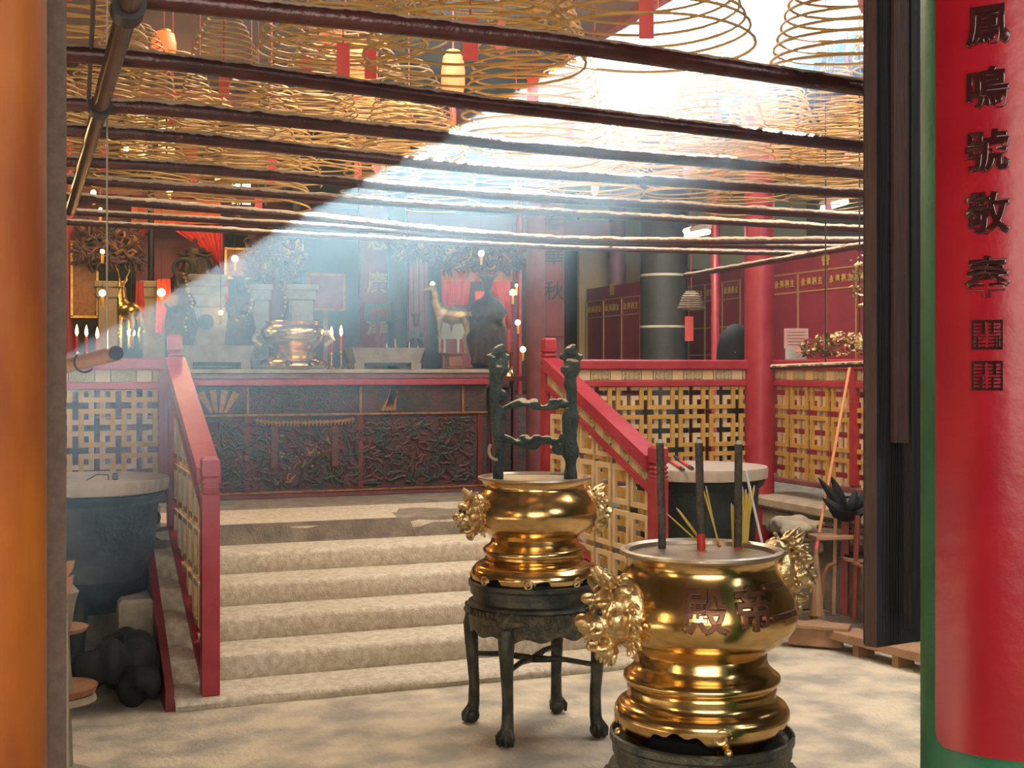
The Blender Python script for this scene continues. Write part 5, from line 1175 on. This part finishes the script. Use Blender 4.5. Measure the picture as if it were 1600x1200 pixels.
panel('shrine_door', 'carved gilded door leaf at right of left shrine', 'screen', 352, 390, 396, 434, 12.0, 'carveorange', 'gilt')
panel('shrine_door', 'carved gilded screen at the far left of the altar', 'screen', 112, 380, 152, 495, 12.0, 'carveorange', 'gilt')
for i, (u, v0, v1, r, l) in enumerate(((107, 355, 560, 9, 'red shrine post at the left jamb'), (236, 330, 470, 5, 'slim dark shrine post within the red drapes'), (465, 250, 560, 8, 'dull shrine post left of the plaque'), (620, 270, 560, 14, 'dark blue green shrine post right of the couplet board'), (812, 300, 600, 4, 'thin red pole left of the dull red column'))):
    P = atY(u, v1, 12.1); Q = atY(u, v0, 12.1); P.z = 1.55; tag(obj('shrine_post', MB().tube([(0, 0, 0), (0, 0, Q.z - P.z + .9)], r / ppm(P), 14), ['red', 'black', 'carvegreen', 'carvegreen', 'red'][i], loc=P), l, 'post')
# carved canopies (dark, tangled)
def canopy(u0, v0, u1, v1, Y, label, seed, n=120):
    rn = random.Random(seed); a = atY(u0, v1, Y); b = atY(u1, v0, Y); t = thing('carved_canopy', label, 'canopy', ((a.x + b.x) / 2, Y, (a.z + b.z) / 2)); W_, H_ = (b.x - a.x) / 2, (b.z - a.z) / 2
    for nm, m, k in (('dark_carving', 'altardark', n * 3), ('gilt_carving', 'carveorange', n // 2), ('red_carving', 'carvered', n // 2)):
        mb = MB()
        for q in range(k):
            p = Vector((rn.uniform(-W_, W_), rn.uniform(-.08, .08), rn.uniform(-H_, H_))); aa = rn.random() * 6; pts = [p]
            for s_ in range(3): aa += rn.uniform(-1, 1); pts.append(pts[-1] + Vector((math.cos(aa), rn.uniform(-.3, .3), math.sin(aa))) * .038)
            mb.tube(pts, [.017, .015, .010, .003], 5)
        tag(obj(nm, mb, m, t), kind='stuff')
    obj('beam', MB().box((0, .12, 0), (W_ * 2, .08, H_ * 1.5)), 'altardark', t)
canopy(125, 355, 215, 410, 11.9, 'dark carved canopy at left of the red drapes', 1); canopy(395, 370, 470, 430, 11.9, 'dark carved canopy between the left shrine and plaque', 2); canopy(620, 385, 690, 400, 12.0, 'dark carved lintel over the hanging banner', 3, 60); canopy(690, 392, 815, 418, 12.1, 'dark carved lintel over the right shrine', 4, 80)
# right shrine: embroidered cloths
panel('shrine_backdrop', 'deep blue green shrine backdrop at the right', 'backdrop', 690, 400, 815, 600, 12.8, 'redpanel')
drape([(690, 420), (800, 418)], [(690, 440), (800, 440)], 12.3, 'orange embroidered valance across the right shrine', 'silkor')
drape([(690, 440), (735, 440)], [(692, 480), (730, 476)], 12.28, 'short red cloth behind the gold deer head')
drape([(757, 440), (797, 440)], [(790, 480), (800, 560)], 12.25, 'red silk drape sweeping right in the right shrine')
drape([(742, 455), (760, 455)], [(748, 560), (766, 560)], 11.9, 'flat pink red cloth strip beside the dark statue', 'card', amp=.005)
P = atY(762, 575, 11.3); tag(obj('statue_plinth', MB().box((P.x, 11.3, (ZL + P.z) / 2), (.40, .36, P.z - ZL), ch=.01), 'altardark'), 'dark block under the tall statue at the right end of the altar', 'plinth')
# gold candlestick right
P = onT(786, 10.9); cs_ = thing('brass_candlestick', 'gold candlestick with red candle beside the dull red column', 'candlestick', (atY(795, 588, 10.6)), 0); S_ = ppm(cs_.location)
obj('stem', MB().lathe([(12 / S_, 0), (10 / S_, 8 / S_), (4 / S_, 14 / S_), (4 / S_, 30 / S_), (8 / S_, 38 / S_), (3 / S_, 39 / S_)], 16), 'brass', cs_); obj('candle', MB().tube([(0, 0, 38 / S_), (0, 0, 75 / S_)], 3 / S_, 10), 'stickred', cs_)
sb = thing('side_table', 'dark side table under the gold candlestick', 'table', (atY(795, 588, 10.6).x, 10.75, ZL)); hh = atY(795, 588, 10.6).z - ZL
obj('top', MB().box((0, 0, hh - .02), (.40, .5, .04)), 'darkred', sb)
for s in (-1, 1):
    for q in (-1, 1): obj('leg', MB().box((s * .17, q * .21, (hh - .04) / 2), (.04, .04, hh - .04)), 'darkred', sb)
obj('back', MB().box((0, .2, hh * .5), (.34, .02, hh * .8)), 'altardark', sb)
# bulbs
def bulb(u, v, Y, r, label, stem=.08):
    P = atY(u, v, Y); t = thing('light_bulb', label, 'bulb', P); obj('globe', MB().ball((0, 0, 0), r / ppm(P), 12, 8), 'bulb', t); obj('socket', MB().lathe([(.012, -r / ppm(P) - stem), (.014, -r / ppm(P) - .01), (.010, -r / ppm(P) + .005)], 8), 'gilt', t)
    obj('cord', MB().tube([(0, 0, 0), (0, .0, CZ - .01 - P.z)], .0022, 4), 'wire', t)
BL = [(197, 232, 9, 4.5, 'round warm bulb high at upper left under the fourth rod'), (143, 227, 9, 2.5, 'tiny warm bulb left of the upper-left bulb'), (265, 300, 11, 4.5, 'warm bulb above the orange valance'), (146, 301, 11.2, 4, 'warm bulb near left jamb at the sixth rod'), (157, 327, 11.2, 2.6, 'small warm bulb near left jamb below the seventh rod'), (160, 393, 11.2, 3.4, 'warm bulb in front of the left carved canopy'), (160, 458, 10.8, 5, 'warm bulb left of the gilded stag'), (252, 457, 10.8, 6, 'bright bulb with red glow right of the stag'), (205, 520, 10.55, 6, 'bright white bulb below the gilded stag'), (345, 489, 10.7, 3.4, 'small white bulb on the right edge of the grey shrine'), (367, 404, 11.5, 5, 'warm bulb in front of the gilded door leaf'), (752, 396, 11.6, 4.6, 'warm bulb over the right shrine'), (676, 444, 11.3, 3.6, 'warm bulb left of the gold deer head'), (801, 457, 11.3, 4.8, 'warm bulb high on the right of the right shrine'), (807, 446, 11.4, 2.2, 'tiny bulb just above the right shrine bulb'), (809, 504, 11.2, 4.2, 'warm bulb midway down the right shrine side'), (817, 546, 11.0, 4.4, 'warm bulb low beside the dull red column'), (693, 262, 11.5, 3.2, 'small warm bulb behind the coils right of centre'), (800, 291, 11.5, 3.4, 'small warm bulb behind the rods above the red column')]
for u, v, Y, r, l in BL: bulb(u, v, Y, r, l)
# lit windows high behind
n_ = 0
for u0, v0, u1, v1, hot in ((212, 170, 235, 252, 0), (247, 170, 273, 252, 0), (335, 262, 345, 330, 0), (362, 262, 391, 330, 1), (120, 308, 135, 332, 0), (588, 215, 625, 245, 0), (580, 252, 625, 272, 0)):
    n_ += 1; Y = 13.2; a = atY(u0, v1, Y); b = atY(u1, v0, Y); w_, h_ = b.x - a.x, b.z - a.z; t = thing('window_%d' % n_, None, None, ((a.x + b.x) / 2, Y, (a.z + b.z) / 2), kind='structure')
    obj('pane', MB().box((0, 0, 0), (w_, .02, h_)), 'litwindowhot' if hot else 'litwindow', t, smooth=False); fr_ = MB()
    for s in (-1, 1): fr_.box((s * (w_ / 2 + .03), -.01, 0), (.06, .05, h_ + .12)); fr_.box((0, -.01, s * (h_ / 2 + .03)), (w_, .05, .06))
    if w_ > .15: fr_.box((0, -.01, 0), (.02, .03, h_))
    obj('window_frame', fr_, 'redwood', t, smooth=False)
# background red beams and columns behind coils
for i, (u, r, m, l) in enumerate(((300, 12, 'silk', 'bright red banner column behind the coils at left'), (430, 16, 'darkred', 'dark red hall column behind the coils'), (965, 13, 'purple', 'dusty hall column right of centre behind the coils'))):
    P = atY(u, 300, 13.0); column('hall_column', l, (P.x, P.y), r / ppm(P), CZ - ZL, m, ZL)
for i, (y, z) in enumerate(((12.9, 3.35), (11.2, 4.1))): tag(obj('roof_beam', MB().box((1.8, y, z), (8.5, .18, .22), ch=.01), 'redwood'), ['dark red cross beam above the shrines', 'dark red cross beam nearer the coils, high up'][i], 'beam')

# ------------------------------------------------------------------ haze
hm = bpy.data.materials.new('incense_haze'); hm.use_nodes = True; nt = hm.node_tree; nt.nodes.clear(); o_ = nt.nodes.new('ShaderNodeOutputMaterial'); pv = nt.nodes.new('ShaderNodeVolumePrincipled')
pv.inputs['Color'].default_value = (.50, .78, 1, 1); pv.inputs['Density'].default_value = .035; pv.inputs['Anisotropy'].default_value = .6; nt.links.new(pv.outputs[0], o_.inputs['Volume'])
g_ = nt.nodes.new('ShaderNodeNewGeometry'); sx_ = nt.nodes.new('ShaderNodeSeparateXYZ'); nt.links.new(g_.outputs['Position'], sx_.inputs[0])
mr_ = nt.nodes.new('ShaderNodeMapRange'); mr_.inputs['From Min'].default_value = 1.05; mr_.inputs['From Max'].default_value = 2.6; mr_.inputs['To Min'].default_value = .001; mr_.inputs['To Max'].default_value = .0115
nt.links.new(sx_.outputs['Z'], mr_.inputs['Value']); nt.links.new(mr_.outputs[0], pv.inputs['Density'])
hz_ = obj('incense_haze', MB().box((2.3, 6.35, 2.22), (9.4, 8.0, 4.40)), hm, smooth=False); tag(hz_, 'thin blue incense smoke filling the courtyard below the coils', 'haze', kind='stuff')
